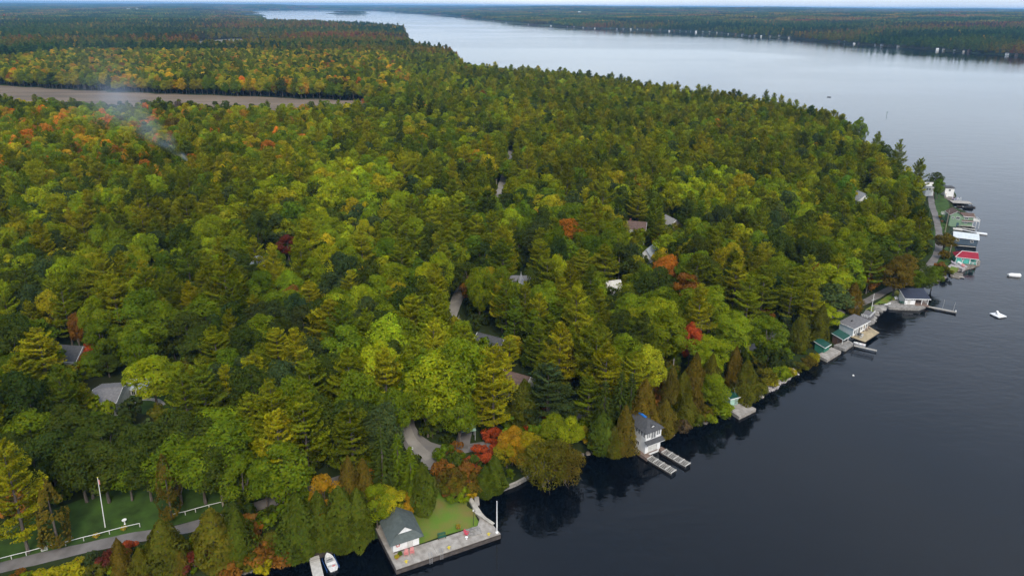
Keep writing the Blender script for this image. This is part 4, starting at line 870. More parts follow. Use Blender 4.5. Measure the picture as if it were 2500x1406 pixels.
def adir(px, py, rz, mat, label, group=None, z=1.15):
    c = frame(px, py, z, rz, "adirondack_chair", label, "chair", group)
    m = MB()
    for i in range(5): x = -.29 + i*.145; m.slab([(x, .22, .36), (x + .12, .22, .36), (x + .10, .60, .98 + (.07 - abs(i - 2)*.06)), (x + .02, .60, .98 + (.07 - abs(i - 2)*.06))], .03)
    m.build("backrest", mat, c)
    MB().slab([(-.28, -.35, .38), (.28, -.35, .38), (.26, .25, .30), (-.26, .25, .30)], .04).build("seat", mat, c)
    for s in (-1, 1):
        MB().box(s*.36 - .07, -.42, .54, s*.36 + .07, .34, .58).build("arm", mat, c); MB().box(s*.34 - .03, -.36, 0, s*.34 + .03, -.28, .54).build("leg", mat, c); MB().slab([(s*.30 - .03, -.2, .34), (s*.30 + .03, -.2, .34), (s*.30 + .03, .66, .06), (s*.30 - .03, .66, .06)], .06).build("leg", mat, c)
    return c
adir(992, 1354, .2, PINK, "faded pink adirondack chair beside the potted shrubs on the concrete dock"); adir(1006, 1350, .25, PINK, "faded pink adirondack chair on the concrete dock, farther from the potted shrubs")
adir(1139, 1305, 1.1, REDC, "red adirondack chair next to the stepped stone plinth")
def lathe(prof, k=10):
    m = MB(); b = 0
    for r, z in prof: m.v += [(r*math.cos(2*math.pi*i/k), r*math.sin(2*math.pi*i/k), z) for i in range(k)]
    for j in range(len(prof) - 1):
        for i in range(k): m.f.append((j*k + i, j*k + (i+1) % k, (j+1)*k + (i+1) % k, (j+1)*k + i))
    m.f.append(tuple(range(k-1, -1, -1))); m.f.append(tuple((len(prof)-1)*k + i for i in range(k))); return m
def tufts(name, par, n, r, h, col, z0, seed=1, sz=.16):
    g = np.random.default_rng(seed); d = unit(g.normal(size=(n, 3)) + np.array([0, 0, .6])); pos = d * np.array([r, r, h]) * g.uniform(.6, 1, (n, 1)); pos[:, 2] = np.abs(pos[:, 2]) + z0
    me = foliage_mesh(name, quads(pos, d + g.normal(0, .4, d.shape), g.normal(size=d.shape), sz, sz * 1.3, g), shade_cols(g, n, np.ones(n), .15), None, (LEAF,)); o = link(name, me, None, par); o.color = (*col, 1); return o
def potted(px, py, z, label, col, group=None, r=.34):
    c = frame(px, py, z, 0, "potted_plant", label, "planter", group); lathe([(r*.62, 0), (r*.9, .34), (r*.98, .38), (r*.8, .38)]).build("pot", CLAY, c); tufts("flowers", c, 160, r*1.55, .55, col, .34, int(px)); return c
potted(969, 1363, 1.15, "yellow flowering plant in a pot near the boathouse corner on the dock", (.40,.33,.03)); potted(977, 1356, 1.15, "green plant in a pot between the yellow pot and the pink chairs", (.10,.15,.02)); potted(1119, 1289, 1.1, "round yellow and green flower pot standing on the lawn", (.35,.26,.03), r=.42)
for x, y, l in ((992, 1372, "near the potted plants"), (1096, 1338, "half way along the dock front"), (1193, 1305, "near the white flagpole")):
    c = frame(x, y, 1.15, .33, "mooring_cleat", "yellow mooring cleat " + l, "cleat"); lathe([(.22, 0), (.22, .08), (.1, .12), (.1, .3), (.2, .34), (.2, .44), (.05, .48)]).build("post", YELL, c); MB().tube([(-.38, 0, .34), (.38, 0, .34)], .07, 6).build("horn", YELL, c)
for x, y, l in ((1077, 1349, "chrome swim ladder over the dock edge near the middle cleat"), (1051, 1360, "chrome swim ladder over the dock edge nearer the boathouse")):
    c = frame(x, y, 1.15, .33, "swim_ladder", l, "ladder")
    for s in (-.25, .25): MB().tube([(s, .45, 0), (s, .42, .8), (s, .1, 1.0), (s, -.42, .75), (s, -.46, -1.6)], .026, 5).build("rail", GREY, c)
    for k in range(5): MB().tube([(-.25, -.455, -.1 - k*.3), (.25, -.455, -.1 - k*.3)], .022, 5).build("rung", GREY, c)
c = frame(1079, 1313, 1.12, .33 + math.pi, "garden_bench", "dark green slatted bench on the lawn edge facing the water", "bench")
for k in range(4): MB().box(-.8, -.22 + k*.14, .42, .8, -.11 + k*.14, .46).build("seat_slat", GRNB, c)
for k in range(3): MB().slab([(-.8, -.27 - k*.05, .58 + k*.16), (.8, -.27 - k*.05, .58 + k*.16), (.8, -.30 - k*.05, .70 + k*.16), (-.8, -.30 - k*.05, .70 + k*.16)], .03).build("back_slat", GRNB, c)
for s in (-.7, .7): MB().box(s - .04, -.25, 0, s + .04, .3, .42).box(s - .04, -.42, .0, s + .04, -.28, .9).build("leg", BLACK, c)
c = frame(1139, 1315, 1.15, .3, "side_table", "small white table in front of the red chair", "table"); lathe([(.3, .42), (.3, .46), (.05, .46)]).build("table_top", WHITE, c); lathe([(.18, 0), (.05, .05), (.05, .42)]).build("leg", WHITE, c)
c = frame(1156, 1299, 1.15, .38, "stone_plinth", "stepped grey stone plinth on the dock beside the red chair", "plinth")
for k, (w, z) in enumerate(((1.5, 0), (1.1, .22), (.65, .44))): MB().box(-w, -w*.62, z, w, w*.75, z + .22 - .003*k).build("step", STONE, c)
MB().box(-.3, -.12, .66, .3, .2, 1.15).build("marker", STONE, c)
c = frame(1213, 1299, 1.15, 0, "flagpole", "white flagpole at the outer corner of the concrete dock", "flagpole"); MB().tube([(0, 0, 0), (0, 0, 4), (0, 0, 7.3)], [.13, .10, .06], 8).build("pole", WHITE, c); lathe([(.3, 0), (.3, .1), (.14, .25)]).build("base", WHITE, c); lathe([(.01, 7.3), (.1, 7.38), (.01, 7.5)]).build("finial", WHITE, c); MB().box(-.03, .0, 5.3, .09, .25, 6.4).build("furled_flag", OFFW, c); MB().tube([(.13, 0, 1.2), (.08, 0, 7.2)], .015, 4).build("halyard", WHITE, c)
c = frame(1156, 1282, 1.1, 0, "lamp_post", "thin black lamp post on the lawn behind the stone plinth", "lamp post"); MB().tube([(0, 0, 0), (0, 0, 3.4)], [.06, .04], 6).build("pole", BLACK, c); lathe([(.08, 3.35), (.17, 3.45), (.14, 3.75), (.02, 3.85)]).build("lantern", OFFW, c)
c = frame(1183, 1267, 1.16, .55 + math.pi/2 + .28, "bench_beam", "long pale timber bench laid along the dock's side edge", "bench"); MB().box(-2.6, -.32, .32, 2.6, -.02, .40).build("seat_plank", PALES, c); MB().box(-2.6, .02, .32, 2.6, .32, .40).build("seat_plank", PALES, c)
for s in (-2.2, 0, 2.2): MB().box(s - .1, -.28, 0, s + .1, .28, .32).build("leg", PALES, c)
wk, _ = pxprism("white_walkway", [(1145,1217),(1152,1214),(1172,1243),(1180,1256),(1172,1262),(1158,1243)][::-1], 1.1, 1.2, PALES, "pale boarded walkway leading from the lawn hedge to the dock", "walkway")
gd, q = pxprism("small_grey_jetty", [(1158,1212),(1169,1210),(1171,1233),(1160,1236)][::-1], .35, .55, WOODD, "short grey plank jetty in the dark cove beside the white walkway", "jetty")
a0, a1, b0, b1 = Vector((*q[3], .2)), Vector((*q[2], .2)), Vector((*q[0], .2)), Vector((*q[1], .2))
for k in range(12):
    f, f2 = k/12, (k + .9)/12; MB().slab([a0.lerp(b0, f), a1.lerp(b1, f), a1.lerp(b1, f2), a0.lerp(b0, f2)], -.05).build("plank", WOODG, gd)
for v in (a0, a1, b0, b1): MB().tube([(v.x, v.y, -2.5), (v.x, v.y, .3)], .07, 5).build("pile", WOODD, gd)
rw = empty("retaining_wall", (0, 0, 0)); tag(rw, "low stone and timber retaining wall holding the gravel bank in the cove", "wall")
pts = [U(x, y, .3) for x, y in ((1176,1215),(1200,1206),(1235,1194),(1262,1183),(1290,1168),(1318,1156))]
for i in range(5):
    a, b = Vector((*pts[i], 0)), Vector((*pts[i+1], 0)); u = (b - a).normalized(); nn = Vector((-u.y, u.x, 0)); MB().prism([tuple(a[:2]), tuple(b[:2]), tuple((b + nn*.5)[:2]), tuple((a + nn*.5)[:2])], -1.5, .85 + .03*i).build("stone", STONE, rw); MB().prism([tuple((a - nn*.06)[:2]), tuple((b - nn*.06)[:2]), tuple((b + nn*.25)[:2]), tuple((a + nn*.25)[:2])], .86 + .03*i, 1.02 + .03*i).build("capping", WOODG, rw)
c = frame(1184, 1196, 1.1, .5, "storage_locker", "teal plastic locker on the bank above the cove", "locker"); MB().box(-.6, -.35, 0, .6, .35, 1.0).build("body", TEAL, c); MB().slab([(-.65, -.4, 1.1), (.65, -.4, 1.1), (.65, .4, 1.22), (-.65, .4, 1.22)], .1).build("lid", TEAL, c)
c = adir(1172, 1200, -.4, WHITE, "white garden chair next to the teal locker on the cove bank", z=1.1)
pln, _ = pxprism("planter_bed", [(1032,1232),(1048,1222),(1058,1216),(1062,1221),(1050,1229),(1036,1238)][::-1], .9, 1.75, STONE, "low white stone planter with yellow flowers at the lawn edge", "planter"); tufts("flowers", pln, 160, 1.5, .35, (.33,.30,.05), .8, 77)
# ---- low wooden jetty, moored motor boat and its lift
jt = frame(753, 1357, .75, .42, "wooden_jetty", "bleached plank jetty with the white motor boat tied alongside", "jetty")
for k in range(44):
    mt = WOODG if k < 14 and random.random() < .5 else WOODP
    MB().box(0 + random.uniform(-.015, .015), -.155*(k+1) + .012, -.05, 1.85 + random.uniform(-.015, .015), -.155*k, random.uniform(-.006, .006)).build("plank", mt, jt)
for x in (.1, 1.75): MB().box(x - .06, -6.8, -.22, x + .06, .3, -.053).build("joist", WOODD, jt)
for x in (.05, 1.8):
    for y in (-.3, -3.3, -6.4): MB().tube([(x, y, -3), (x, y, -.06)], .08, 6).build("pile", WOODD, jt)
cb, _ = pxprism("timber_crib", [(748,1350),(775,1340),(808,1335),(812,1343),(782,1353),(752,1360)][::-1], -1.5, .82, WOODD, "dark old timber crib between the cedars and the wooden jetty", "crib")
def boat(name, label, px, py, rz, L, B, z=-.12, cat="motor boat", hull=HULL, motor=True, cover=None, group=None):
    c = frame(px, py, 0, rz, name, label, cat, group); c.location.z = z     # bow towards local +x
    xs = [-.5, -.3, 0, .22, .38, .47, .5]; hw = [.46, .5, .5, .42, .26, .09, .01]; H = .17*L
    def ring(sc, zt, zb, inset=0):
        V = []
        for x, w in zip(xs, hw):
            X = x*L*(1 - inset*.06); Wd = max(w*B*sc - inset*.07, .005); sh = zt + .10*H*max(0, x)*4*(1 - inset*.3)
            V.append([(X, -Wd, sh), (X, -Wd*.8, zb + H*.25), (X, -Wd*.1, zb + H*.28*max(0, x*2)), (X, Wd*.1, zb + H*.28*max(0, x*2)), (X, Wd*.8, zb + H*.25), (X, Wd, sh)])
        return V
    m = MB(); R = ring(1, H, 0); b = 0
    for s in R: m.v += s
    k = 6
    for i in range(len(R) - 1):
        for j in range(k - 1): m.f.append((i*k + j, i*k + j + 1, (i+1)*k + j + 1, (i+1)*k + j))
    m.f.append(tuple(range(k))[::-1]); h = m.build("hull", hull, c)
    rim = [Vector(s[0]) for s in R] + [Vector(s[5]) for s in R[::-1]]; MB().tube(rim + [rim[0]], .05, 5).build("gunwale", hull, c)
    if cover:
        m = MB(); n = len(R); m.v += [s[0] for s in R] + [(s[0][0], 0, s[0][2] + .16*L*(.6 if i in (0, n-1) else 1)*(.25 if i > 4 else 1)) for i, s in enumerate(R)] + [s[5] for s in R]
        for i in range(n - 1): m.f += [(i, i+1, n+i+1, n+i), (n+i, n+i+1, 2*n+i+1, 2*n+i)]
        m.build("cover", cover, c, smooth=True)
    else:
        m = MB(); fl = [(s[0][0], s[0][1]*.86, H*.42) for s in R[:5]] + [(s[5][0], s[5][1]*.86, H*.42) for s in R[4::-1]]; m.poly(fl).build("floor", M("boat_floor", (.55, .55, .55), .7), c)
        m = MB(); m.poly([R[4][0], R[5][0], R[6][0], R[5][5], R[4][5]]); m.build("foredeck", hull, c)
        for x, w in ((-.36, .4), (-.06, .42)): MB().box(x*L - .2, -w*B, H*.42, x*L + .2, w*B, H*.78).build("seat", WHITE, c)
        MB().box(.02*L, -.28*B, H*.42, .10*L, .28*B, H*1.0).build("console", GREY, c); MB().slab([(.10*L, -.28*B, H), (.10*L, .28*B, H), (.05*L, .28*B, H*1.45), (.05*L, -.28*B, H*1.45)], .03).build("windshield", GLASS, c)
        MB().box(-.34*L, -.30*B, H*.785, -.26*L, .02, H*.86).build("cushion", PINK, c)
    if motor:
        e = MB().box(-.5*L - .34, -.17, H*.75, -.5*L + .06, .17, H*1.35).build("outboard_motor", WHITE, c); MB().box(-.5*L - .22, -.06, -.5, -.5*L - .08, .06, H*.75).build("shaft", GREY, e)
    return c
boat("motor_boat", "white open motor boat with outboard moored beside the bleached plank jetty", 807, 1375, 2.105, 4.3, 1.75)
c = frame(807, 1375, .1, 2.105, "boat_lift", "blue railed boat lift around the white motor boat", "boat lift")
for s in (-1.15, 1.15): MB().tube([(-1.7, s, .15), (1.5, s, .15)], .055, 6).build("rail", BLUE, c)
for x in (-1.9, .2): MB().tube([(x, -1.15, -.45), (x, 1.15, -.45)], .05, 6).build("cross_bar", BLUE, c)
for s in (-1.15, 1.15):
    for x in (-1.7, 1.4): MB().tube([(x, s, -2.5), (x, s, .6)], .05, 6).build("post", BLUE, c)

# ------------------------------------------------------------------ white rail fence, gate, left flagpole, garden bits
def fence(posts, label, skip=()):
    P3 = [Ug(x, y) for x, y in posts]; root = empty("rail_fence", P3[0]); tag(root, label, "fence"); L0 = [p - P3[0] for p in P3]
    for p in L0: MB().box(p.x - .06, p.y - .06, p.z - .3, p.x + .06, p.y + .06, p.z + .95).build("post", OFFW, root)
    for i in range(len(L0) - 1):
        if i in skip: continue
        a, b = L0[i] + Vector((0, 0, .92)), L0[i+1] + Vector((0, 0, .92)); MB().tube([a, b], .06, 4).build("rail", WHITE, root)
    return P3
fp = fence([(-40,1384),(-5,1374),(29,1365),(65,1356),(102,1346),(116,1342),(161,1332),(205,1320),(235,1313),(268,1304),(302,1295),(342,1286)], "white single-rail fence with short posts running from the wire gate towards the bronze cedar", (4,))
fence([(421,1264),(453,1257),(478,1250),(511,1241),(545,1233),(579,1225),(606,1219)], "white single-rail fence running under the green trees past the bare cedar trunk")
a, b = fp[4], fp[5]; gt = empty("garden_gate", a); tag(gt, "small white wire mesh gate set in the rail fence", "gate"); d = b - a
MB().tube([(0, 0, .1), (0, 0, 1.1), (d.x, d.y, d.z + 1.1), (d.x, d.y, d.z + .1), (0, 0, .1)], .05, 5).build("gate_frame", WHITE, gt)
for k in range(1, 6): f = k/6; MB().tube([(d.x*f, d.y*f, .12), (d.x*f, d.y*f, 1.08)], .015, 4).build("wire", OFFW, gt)
for k in range(1, 5): MB().tube([(0, 0, .1 + k*.2), (d.x, d.y, d.z + .1 + k*.2)], .015, 4).build("wire", OFFW, gt)
g = Ug(257, 1287); c = empty("flagpole", g); tag(c, "tall white flagpole with a drooping pink flag on the grass behind the rail fence", "flagpole"); c.rotation_euler = (0, math.radians(2.5), 0); MB().tube([(0, 0, -.3), (0, 0, 6), (0, 0, 11.6)], [.09, .075, .05], 8).build("pole", WHITE, c)
lathe([(.01, 11.6), (.12, 11.7), (.01, 11.82)]).build("finial", YELL, c); MB().slab([(.07, 0, 11.2), (.24, .1, 11.0), (.22, .12, 10.0), (.08, .05, 10.1)], .04).build("flag", PINK, c)
g = Ug(305, 1279); c = empty("bird_bath", g); tag(c, "white bird bath on a pedestal just behind the rail fence", "bird bath"); lathe([(.25, 0), (.12, .12), (.1, .8), (.42, .95), (.45, 1.05), (.36, .98), (.05, .95)]).build("bowl", WHITE, c)
for x, y, l in ((303, 1293, "barrel of yellow flowers under the rail near the bird bath"), (235, 1311, "tub of yellow flowers at the rail fence in front of the tall flagpole")):
    g = Ug(x, y); potted(x, y, g.z, l, (.42, .33, .02), r=.45)
g = Ug(172, 1317); c = empty("yard_sign", g); tag(c, "small grey sign board on a stake behind the rail fence", "sign"); MB().box(-.03, -.03, -.2, .03, .03, .9).build("stake", GREY, c); MB().box(-.4, -.035, .35, .4, -.032 - .03, 1.0).build("board", GREY, c)
def upole(px, py, h, label, arm=False, mat=POLE):
    g = Ug(px, py); c = empty("utility_pole", g); tag(c, label, "utility pole"); MB().tube([(0, 0, -.4), (0, 0, h*.5), (0, 0, h)], [.18, .15, .11], 7).build("pole", mat, c)
    if arm:
        MB().box(-1.3, -.07, h - .8, 1.3, .07, h - .65).build("cross_arm", mat, c)
        for x in (-1.1, -.5, .5, 1.1): lathe([(.05, h - .65), (.07, h - .55), (.03, h - .42)], 6).build("insulator", GREY, c).location.x = x
        MB().tube([(.28, .1, h - 2.6), (.28, .1, h - 1.6)], .24, 8).build("transformer", GREY, c)
    else: MB().box(-.3, -.05, h - .45, .3, .05, h - .35).build("bracket", mat, c); lathe([(.05, h), (.07, h + .1), (.02, h + .2)], 6).build("insulator", GREY, c)
    return c
upole(1099, 722, 10.5, "tall utility pole with cross arm and transformer beside the uphill road", True, M("grey_pole", (.42, .40, .37), .9, .1, 1.))
upole(545, 1236, 6.5, "short grey utility pole behind the rail fence under the green trees"); upole(1406, 1022, 5.5, "grey utility pole between the red bushes and the dark spruces"); upole(1788, 945, 8, "pale utility pole rising between the bronze cedars"); upole(1640, 940, 8, "pale utility pole half hidden behind the bronze cedars")
upole(2307, 567, 10.5, "long leaning utility pole beside the shore lane below the pale green cottage"); upole(2316, 632, 6, "utility pole beside the red roofed turquoise cottage"); upole(1212, 480, 9, "far utility pole beside the upper road")
c = empty("street_lamp", Ug(1008, 1128)); tag(c, "black street lamp with white globe at the road junction", "street lamp"); MB().tube([(0, 0, 0), (0, 0, 3.4)], [.08, .05], 6).build("pole", BLACK, c); lathe([(.06, 3.35), (.2, 3.5), (.24, 3.75), (.12, 3.95), (.02, 4.0)]).build("globe", WHITE, c); MB().tube([(-.35, 0, 2.9), (.35, 0, 2.9)], .03, 5).build("arm", BLACK, c)
c = empty("gate_post", Ug(1059, 1148)); tag(c, "black square gate post where the lawn path meets the road", "post"); MB().box(-.17, -.17, -.3, .17, .17, 1.35).build("post", BLACK, c); MB().box(-.22, -.22, 1.353, .22, .22, 1.45).build("cap", BLACK, c)
kr = empty("stone_kerb", Ug(1055, 1144)); tag(kr, "pale stone kerb closing the lawn path at the road junction", "kerb")
kp = [Ug(x, y) - kr.location for x, y in ((1036,1146),(1046,1142),(1056,1140),(1066,1145),(1076,1148))]
for i in range(4): MB().tube([kp[i] + Vector((0, 0, .15)), kp[i+1].lerp(kp[i], .06) + Vector((0, 0, .15))], .16, 4).build("kerb_stone", STONE, kr)
c = frame(1140, 1038, 5.2, .2, "canopy_shelter", "pale green canopy roof on posts at the end of the short gravel drive", "shelter"); c.location.z = Ug(1140, 1060).z
MB().slab([(-2, -1.2, 2.6), (2, -1.2, 2.6), (2, 1.2, 3.0), (-2, 1.2, 3.0)], .12).build("roof", MINT, c)
for x in (-1.8, 1.8):
    for y in (-1.0, 1.0): MB().box(x - .07, y - .07, -.2, x + .07, y + .07, 2.53).build("post", GREY, c)

# ------------------------------------------------------------------ white two-storey boathouse and its slatted docks
wb = frame(1574, 1107, .9, .52, "boathouse", "white two-storey boathouse with charcoal hipped roof and blue ridge cover, standing over the slatted docks", "boathouse"); W_, D_, H1, H2 = 4.6, 7.8, 3.0, 5.6
MB().box(0, 0, -2.5, W_, D_, H2 + .1).build("wall", WHITE, wb); o_ = .5; RZ = 1.7
r = MB().slab([(-o_, -o_, H2), (W_ + o_, -o_, H2), (W_/2, 2.4, H2 + RZ)], .14).slab([(-o_, D_ + o_, H2), (-o_, -o_, H2), (W_/2, 2.4, H2 + RZ), (W_/2, D_ + o_, H2 + RZ)], .14).slab([(W_ + o_, -o_, H2), (W_ + o_, D_ + o_, H2), (W_/2, D_ + o_, H2 + RZ), (W_/2, 2.4, H2 + RZ)], .14).build("roof", ROOFD, wb)
MB().box(W_/2 - .28, 3.0, H2 + RZ - .12, W_/2 + .28, 6.0, H2 + RZ + .10).build("ridge_cover", TARP, r)
m = MB(); m.slab([(W_/2 - .75, .35, H2 + .55), (W_/2, .35, H2 + 1.12), (W_/2, 1.9, H2 + 1.12), (W_/2 - .75, 1.9, H2 + .60)], .08); m.slab([(W_/2 + .75, .35, H2 + .55), (W_/2 + .75, 1.9, H2 + .60), (W_/2, 1.9, H2 + 1.12), (W_/2, .35, H2 + 1.12)], .08); m.build("dormer_roof", ROOFD, r)
MB().poly([(W_/2 - .62, .45, H2 + .40), (W_/2 + .62, .45, H2 + .40), (W_/2 + .62, .45, H2 + .58), (W_/2, .45, H2 + 1.02), (W_/2 - .62, .45, H2 + .58)]).build("dormer_gable", WHITE, r)
MB().slab([(-.35, -1.15, H1 - .15), (W_ + .35, -1.15, H1 - .15), (W_ + .35, .0, H1 + .35), (-.35, .0, H1 + .35)], .14).build("pent_roof", ROOFD, wb); MB().box(-.3, -1.12, H1 - .38, W_ + .3, -1.04, H1 - .3).build("fascia", WHITE, wb)
for x in (-.2, W_ + .2): MB().slab([(x - .05, -1.0, H1 - .32), (x + .05, -1.0, H1 - .32), (x + .05, 0, H1 - .9), (x - .05, 0, H1 - .9)], .08).build("bracket", WHITE, wb)
for x in (.25, .85, 3.2, 3.8): window(wb, 'f', x, H1 + 1.0, .42, 1.2, 0)
window(wb, 'f', 1.6, H1 + .55, .55, 1.75, 0, name="balcony_door"); window(wb, 'f', 2.3, H1 + .55, .55, 1.75, 0, name="balcony_door")
for y in (.3, 1.15, 2.1, 3.0, 4.2): window(wb, 'l', y, H1 + 1.0, .6, 1.2, 0)
window(wb, 'l', 2.2, 1.0, .9, .9, 0); door(wb, 'f', 1.0, .05, 2.6, 2.1, 0, OFFW); MB().box(.8, -.12, -.25, 3.8, -.055, .04).build("sill", WOODB, wb)
for nme, pp, lab in (("dock_apron", [(1557,1103),(1566,1098),(1590,1111),(1580,1119)], "brown boarded dock apron left of the two-storey boathouse door"), ("dock_apron", [(1607,1093),(1614,1089),(1626,1096),(1617,1103)], "brown boarded dock apron right of the two-storey boathouse door")):
    pxprism(nme, pp[::-1], -2.0, .82, WOODB, lab, "dock")
pxprism("stone_footing", [(1545,1096),(1556,1090),(1574,1106),(1562,1108)][::-1], -2.0, .6, STONE, "pale stone footing along the side of the two-storey boathouse", "footing")
def slatdock(px, py, rz, L, Wd, label):
    c = frame(px, py, .78, rz, "slatted_dock", label, "dock")            # local x outwards
    for k in range(5): MB().box(0, k*Wd/4 - .07, -.08, L, k*Wd/4 + .07, 0).build("stringer", WOODG, c)
    for k in range(5): MB().box(k*(L - .18)/4, -.12, .003, k*(L - .18)/4 + .2, Wd + .12, .08).build("cross_board", WOODP, c)
    for y in (-.02, Wd + .02): MB().box(0, y - .05, -.28, L, y + .05, -.083).build("side_board", WOODG, c)
    for k in range(5):
        for y in (0, Wd): MB().tube([(.1 + k*(L - .2)/4, y, -3.2), (.1 + k*(L - .2)/4, y, .05)], .06, 5).build("pile", WOODD, c)
    for y in (.0, Wd): MB().box(.2, y - .03, -.68, L - .1, y + .03, -.6).build("brace", WOODD, c)
slatdock(1580, 1119, -.86, 6.9, 1.75, "grey open-slatted dock left of the boathouse slip"); slatdock(1615, 1103, -.86, 6.9, 1.75, "grey open-slatted dock right of the boathouse slip")

# ------------------------------------------------------------------ mint boat shed, green sheds and flat-roofed boathouse
def shed(px, py, z, rz, W, D, h, wallm, roofm, label, rise=.9, openf=False, zr=None, door_=True, flip=False):
    c = frame(px, py, z, rz, "boat_shed", label, "boat shed")
    if openf:
        MB().box(0, D*.55, -1.5, W, D, h).build("wall", wallm, c)
        for x in (.08, W - .08): MB().box(x - .07, .05, -1.0, x + .07, .19, h).build("post", WHITE, c)
    else:
        MB().box(0, 0, -1.5, W, D, h).build("wall", wallm, c)
        if door_: door(c, 'f', W*.55, .05, W*.32, h*.8, 0, M("shed_door", (.25, .34, .30), .7))
    o = .35; r = MB().slab([(-o, -o, h), (W + o, -o, h), (W + o, D + o, h + rise), (-o, D + o, h + rise)], .1).build("roof", roofm, c)
    MB().box(-o - .02, -o - .07, h - .16, W + o + .02, -o + .01, h + .03).build("fascia", WHITE, r)
    MB().tube([(-o - .03, -o, h - .05), (-o - .03, D + o, h + rise - .05)], .06, 4).build("barge_board", WHITE, r); return c
pxprism("concrete_slab_dock", [(1776,998),(1805,1017),(1846,997),(1812,980)], -2.2, .9, CONC, "rough pale concrete dock in front of the mint green shed", "dock")
sh = shed(1782, 989, .92, .40, 2.6, 2.4, 2.0, MINT, GREENM, "small mint green shed with dark green roof on the rough concrete dock"); 
for x in (2.0, 3.0): MB().tube([(x, .6, 2.3), (x - .3, 1.2, 4.2)], .035, 4).build("davit", GREY, sh)
pxprism("concrete_slab_dock", [(1995,866),(2020,878),(2054,857),(2030,847)], -2.2, .9, CONC, "grey concrete dock in front of the windowless dark green shed", "dock")
shed(2011, 861, .92, .70, 3.2, 3.0, 1.8, SHEDG, GREENM, "windowless dark green boat shed with white fascia behind the grey concrete dock", door_=False)
pxprism("concrete_slab_dock", [(2036,842),(2064,852),(2084,838),(2072,830)], -2.2, .9, STONE, "stone dock under the open-fronted green roofed shed", "dock")
shed(2056, 842, .92, .70, 4.0, 3.2, 1.9, M("dark_boards", (.10, .06, .045), .8), GREENM, "open-fronted boat shed with dark green roof between the flat-roofed boathouse and the dark green shed", openf=True)
sl = frame(2085, 843, .55, -.55, "slatted_dock", "narrow grey dock beside the black boat rails below the open-fronted shed", "dock")
for k in range(16): MB().box(k*.4, -.5, -.05, k*.4 + .36, .5, 0).build("plank", WOODG, sl)
for x in (.3, 3.2, 6.1):
    for y in (-.45, .45): MB().tube([(x, y, -3), (x, y, .1)], .06, 5).build("pile", WOODD, sl)
rl = frame(2080, 853, .35, -.55, "boat_rails", "black iron boat cradle rails standing in the water below the narrow grey dock", "boat rails")
for k in range(4): MB().tube([(0, -1.0 - k*.55, .0), (6.2, -1.0 - k*.55, .0)], .05, 4).build("rail", BLACK, rl)
for x in (.3, 3.0, 5.8): MB().tube([(x, -.6, .02), (x, -3.0, .02)], .05, 4).build("cross_bar", BLACK, rl)
for x in (.3, 5.8):
    for y in (-.6, -3.0): MB().tube([(x, y, -2.5), (x, y, .4)], .05, 4).build("post", BLACK, rl)
boat("row_boat", "small white boat drawn up between the tan deck and narrow grey dock", 2098, 842, 2.55, 3.4, 1.25, cat="boat", motor=False)
td, q = pxprism("sun_deck", [(2073,821),(2112,835),(2147,812),(2113,792)], .85, 1.15, WOODD, "broad tan boarded deck over the water in front of the flat-roofed boathouse", "deck")
A_, B_, C_, D2 = [Vector((*v, .3)) for v in q]; 
for k in range(34):
    f, f2 = k/34, (k + .93)/34; MB().slab([A_.lerp(D2, f), B_.lerp(C_, f), B_.lerp(C_, f2), A_.lerp(D2, f2)], -.05).build("plank", WOODT, td)
for i in range(5):
    for j in (0.05, .95): v = A_.lerp(B_, .08 + .84*j).lerp(D2.lerp(C_, .08 + .84*j), .04 + i*.23); MB().tube([(v.x, v.y, -3.5), (v.x, v.y, 0)], .12, 6).build("pile", WOODD, td)
fb = frame(2081, 822, 1.15, .66, "boathouse", "long white boathouse with flat grey roof and pale blue side behind the tan deck", "boathouse"); W_, D_, H_ = 9.4, 4.6, 2.9
MB().box(0, 0, -2, W_, D_, H_).build("wall", WHITE, fb); MB().box(-.03, .02, -1.9, -.002, D_ - .02, H_ - .05).build("side_cladding", PALEB, fb); r = MB().slab([(-.4, -.5, H_ + .12), (W_ + .4, -.5, H_ + .12), (W_ + .4, D_ + .4, H_ + .5), (-.4, D_ + .4, H_ + .5)], .16).build("roof", ROOFS, fb); MB().box(-.42, -.56, H_ - .12, W_ + .42, -.48, H_ + .10).build("fascia", WHITE, r); MB().tube([(-.42, -.5, H_ + .02), (-.42, D_ + .4, H_ + .4)], .09, 4).build("barge_board", WHITE, r); MB().box(3.6, 2.6, H_ + .4, 4.3, 2.9, H_ + .7).build("roof_vent", BLACK, r)
for x in (.5, 4.9, 6.6, 8.1): window(fb, 'f', x, .8, .9, 1.2, 0)
door(fb, 'f', 1.9, .05, .9, 2.0, 0, GREY); window(fb, 'f', 3.2, .1, 1.3, 2.0, 0, name="patio_door")
ud, q = pxprism("upper_terrace", [(2102,772),(2122,778),(2136,764),(2114,756)], 1.2, 2.6, ROOFS, "grey upper terrace with white railing behind the flat-roofed boathouse", "terrace")
Q = [Vector((*v, 1.4)) for v in q]
for a, b in ((0, 1), (1, 2)):
    for k in range(6): v = Q[a].lerp(Q[b], k/5); MB().tube([v, v + Vector((0, 0, .95))], .045, 4).build("railing_post", WHITE, ud)
    for zz in (.5, .95): MB().tube([Q[a] + Vector((0, 0, zz)), Q[b] + Vector((0, 0, zz))], .04, 4).build("railing", WHITE, ud)
c = frame(2097, 820, 1.2, .7, "patio_table", "glass patio table on the tan deck", "table"); MB().box(-1.0, -.6, .68, 1.0, .6, .73).build("table_top", GLASS, c)
for x in (-.85, .85):
    for y in (-.5, .5): MB().box(x - .03, y - .03, 0, x + .03, y + .03, .68).build("leg", OFFW, c)
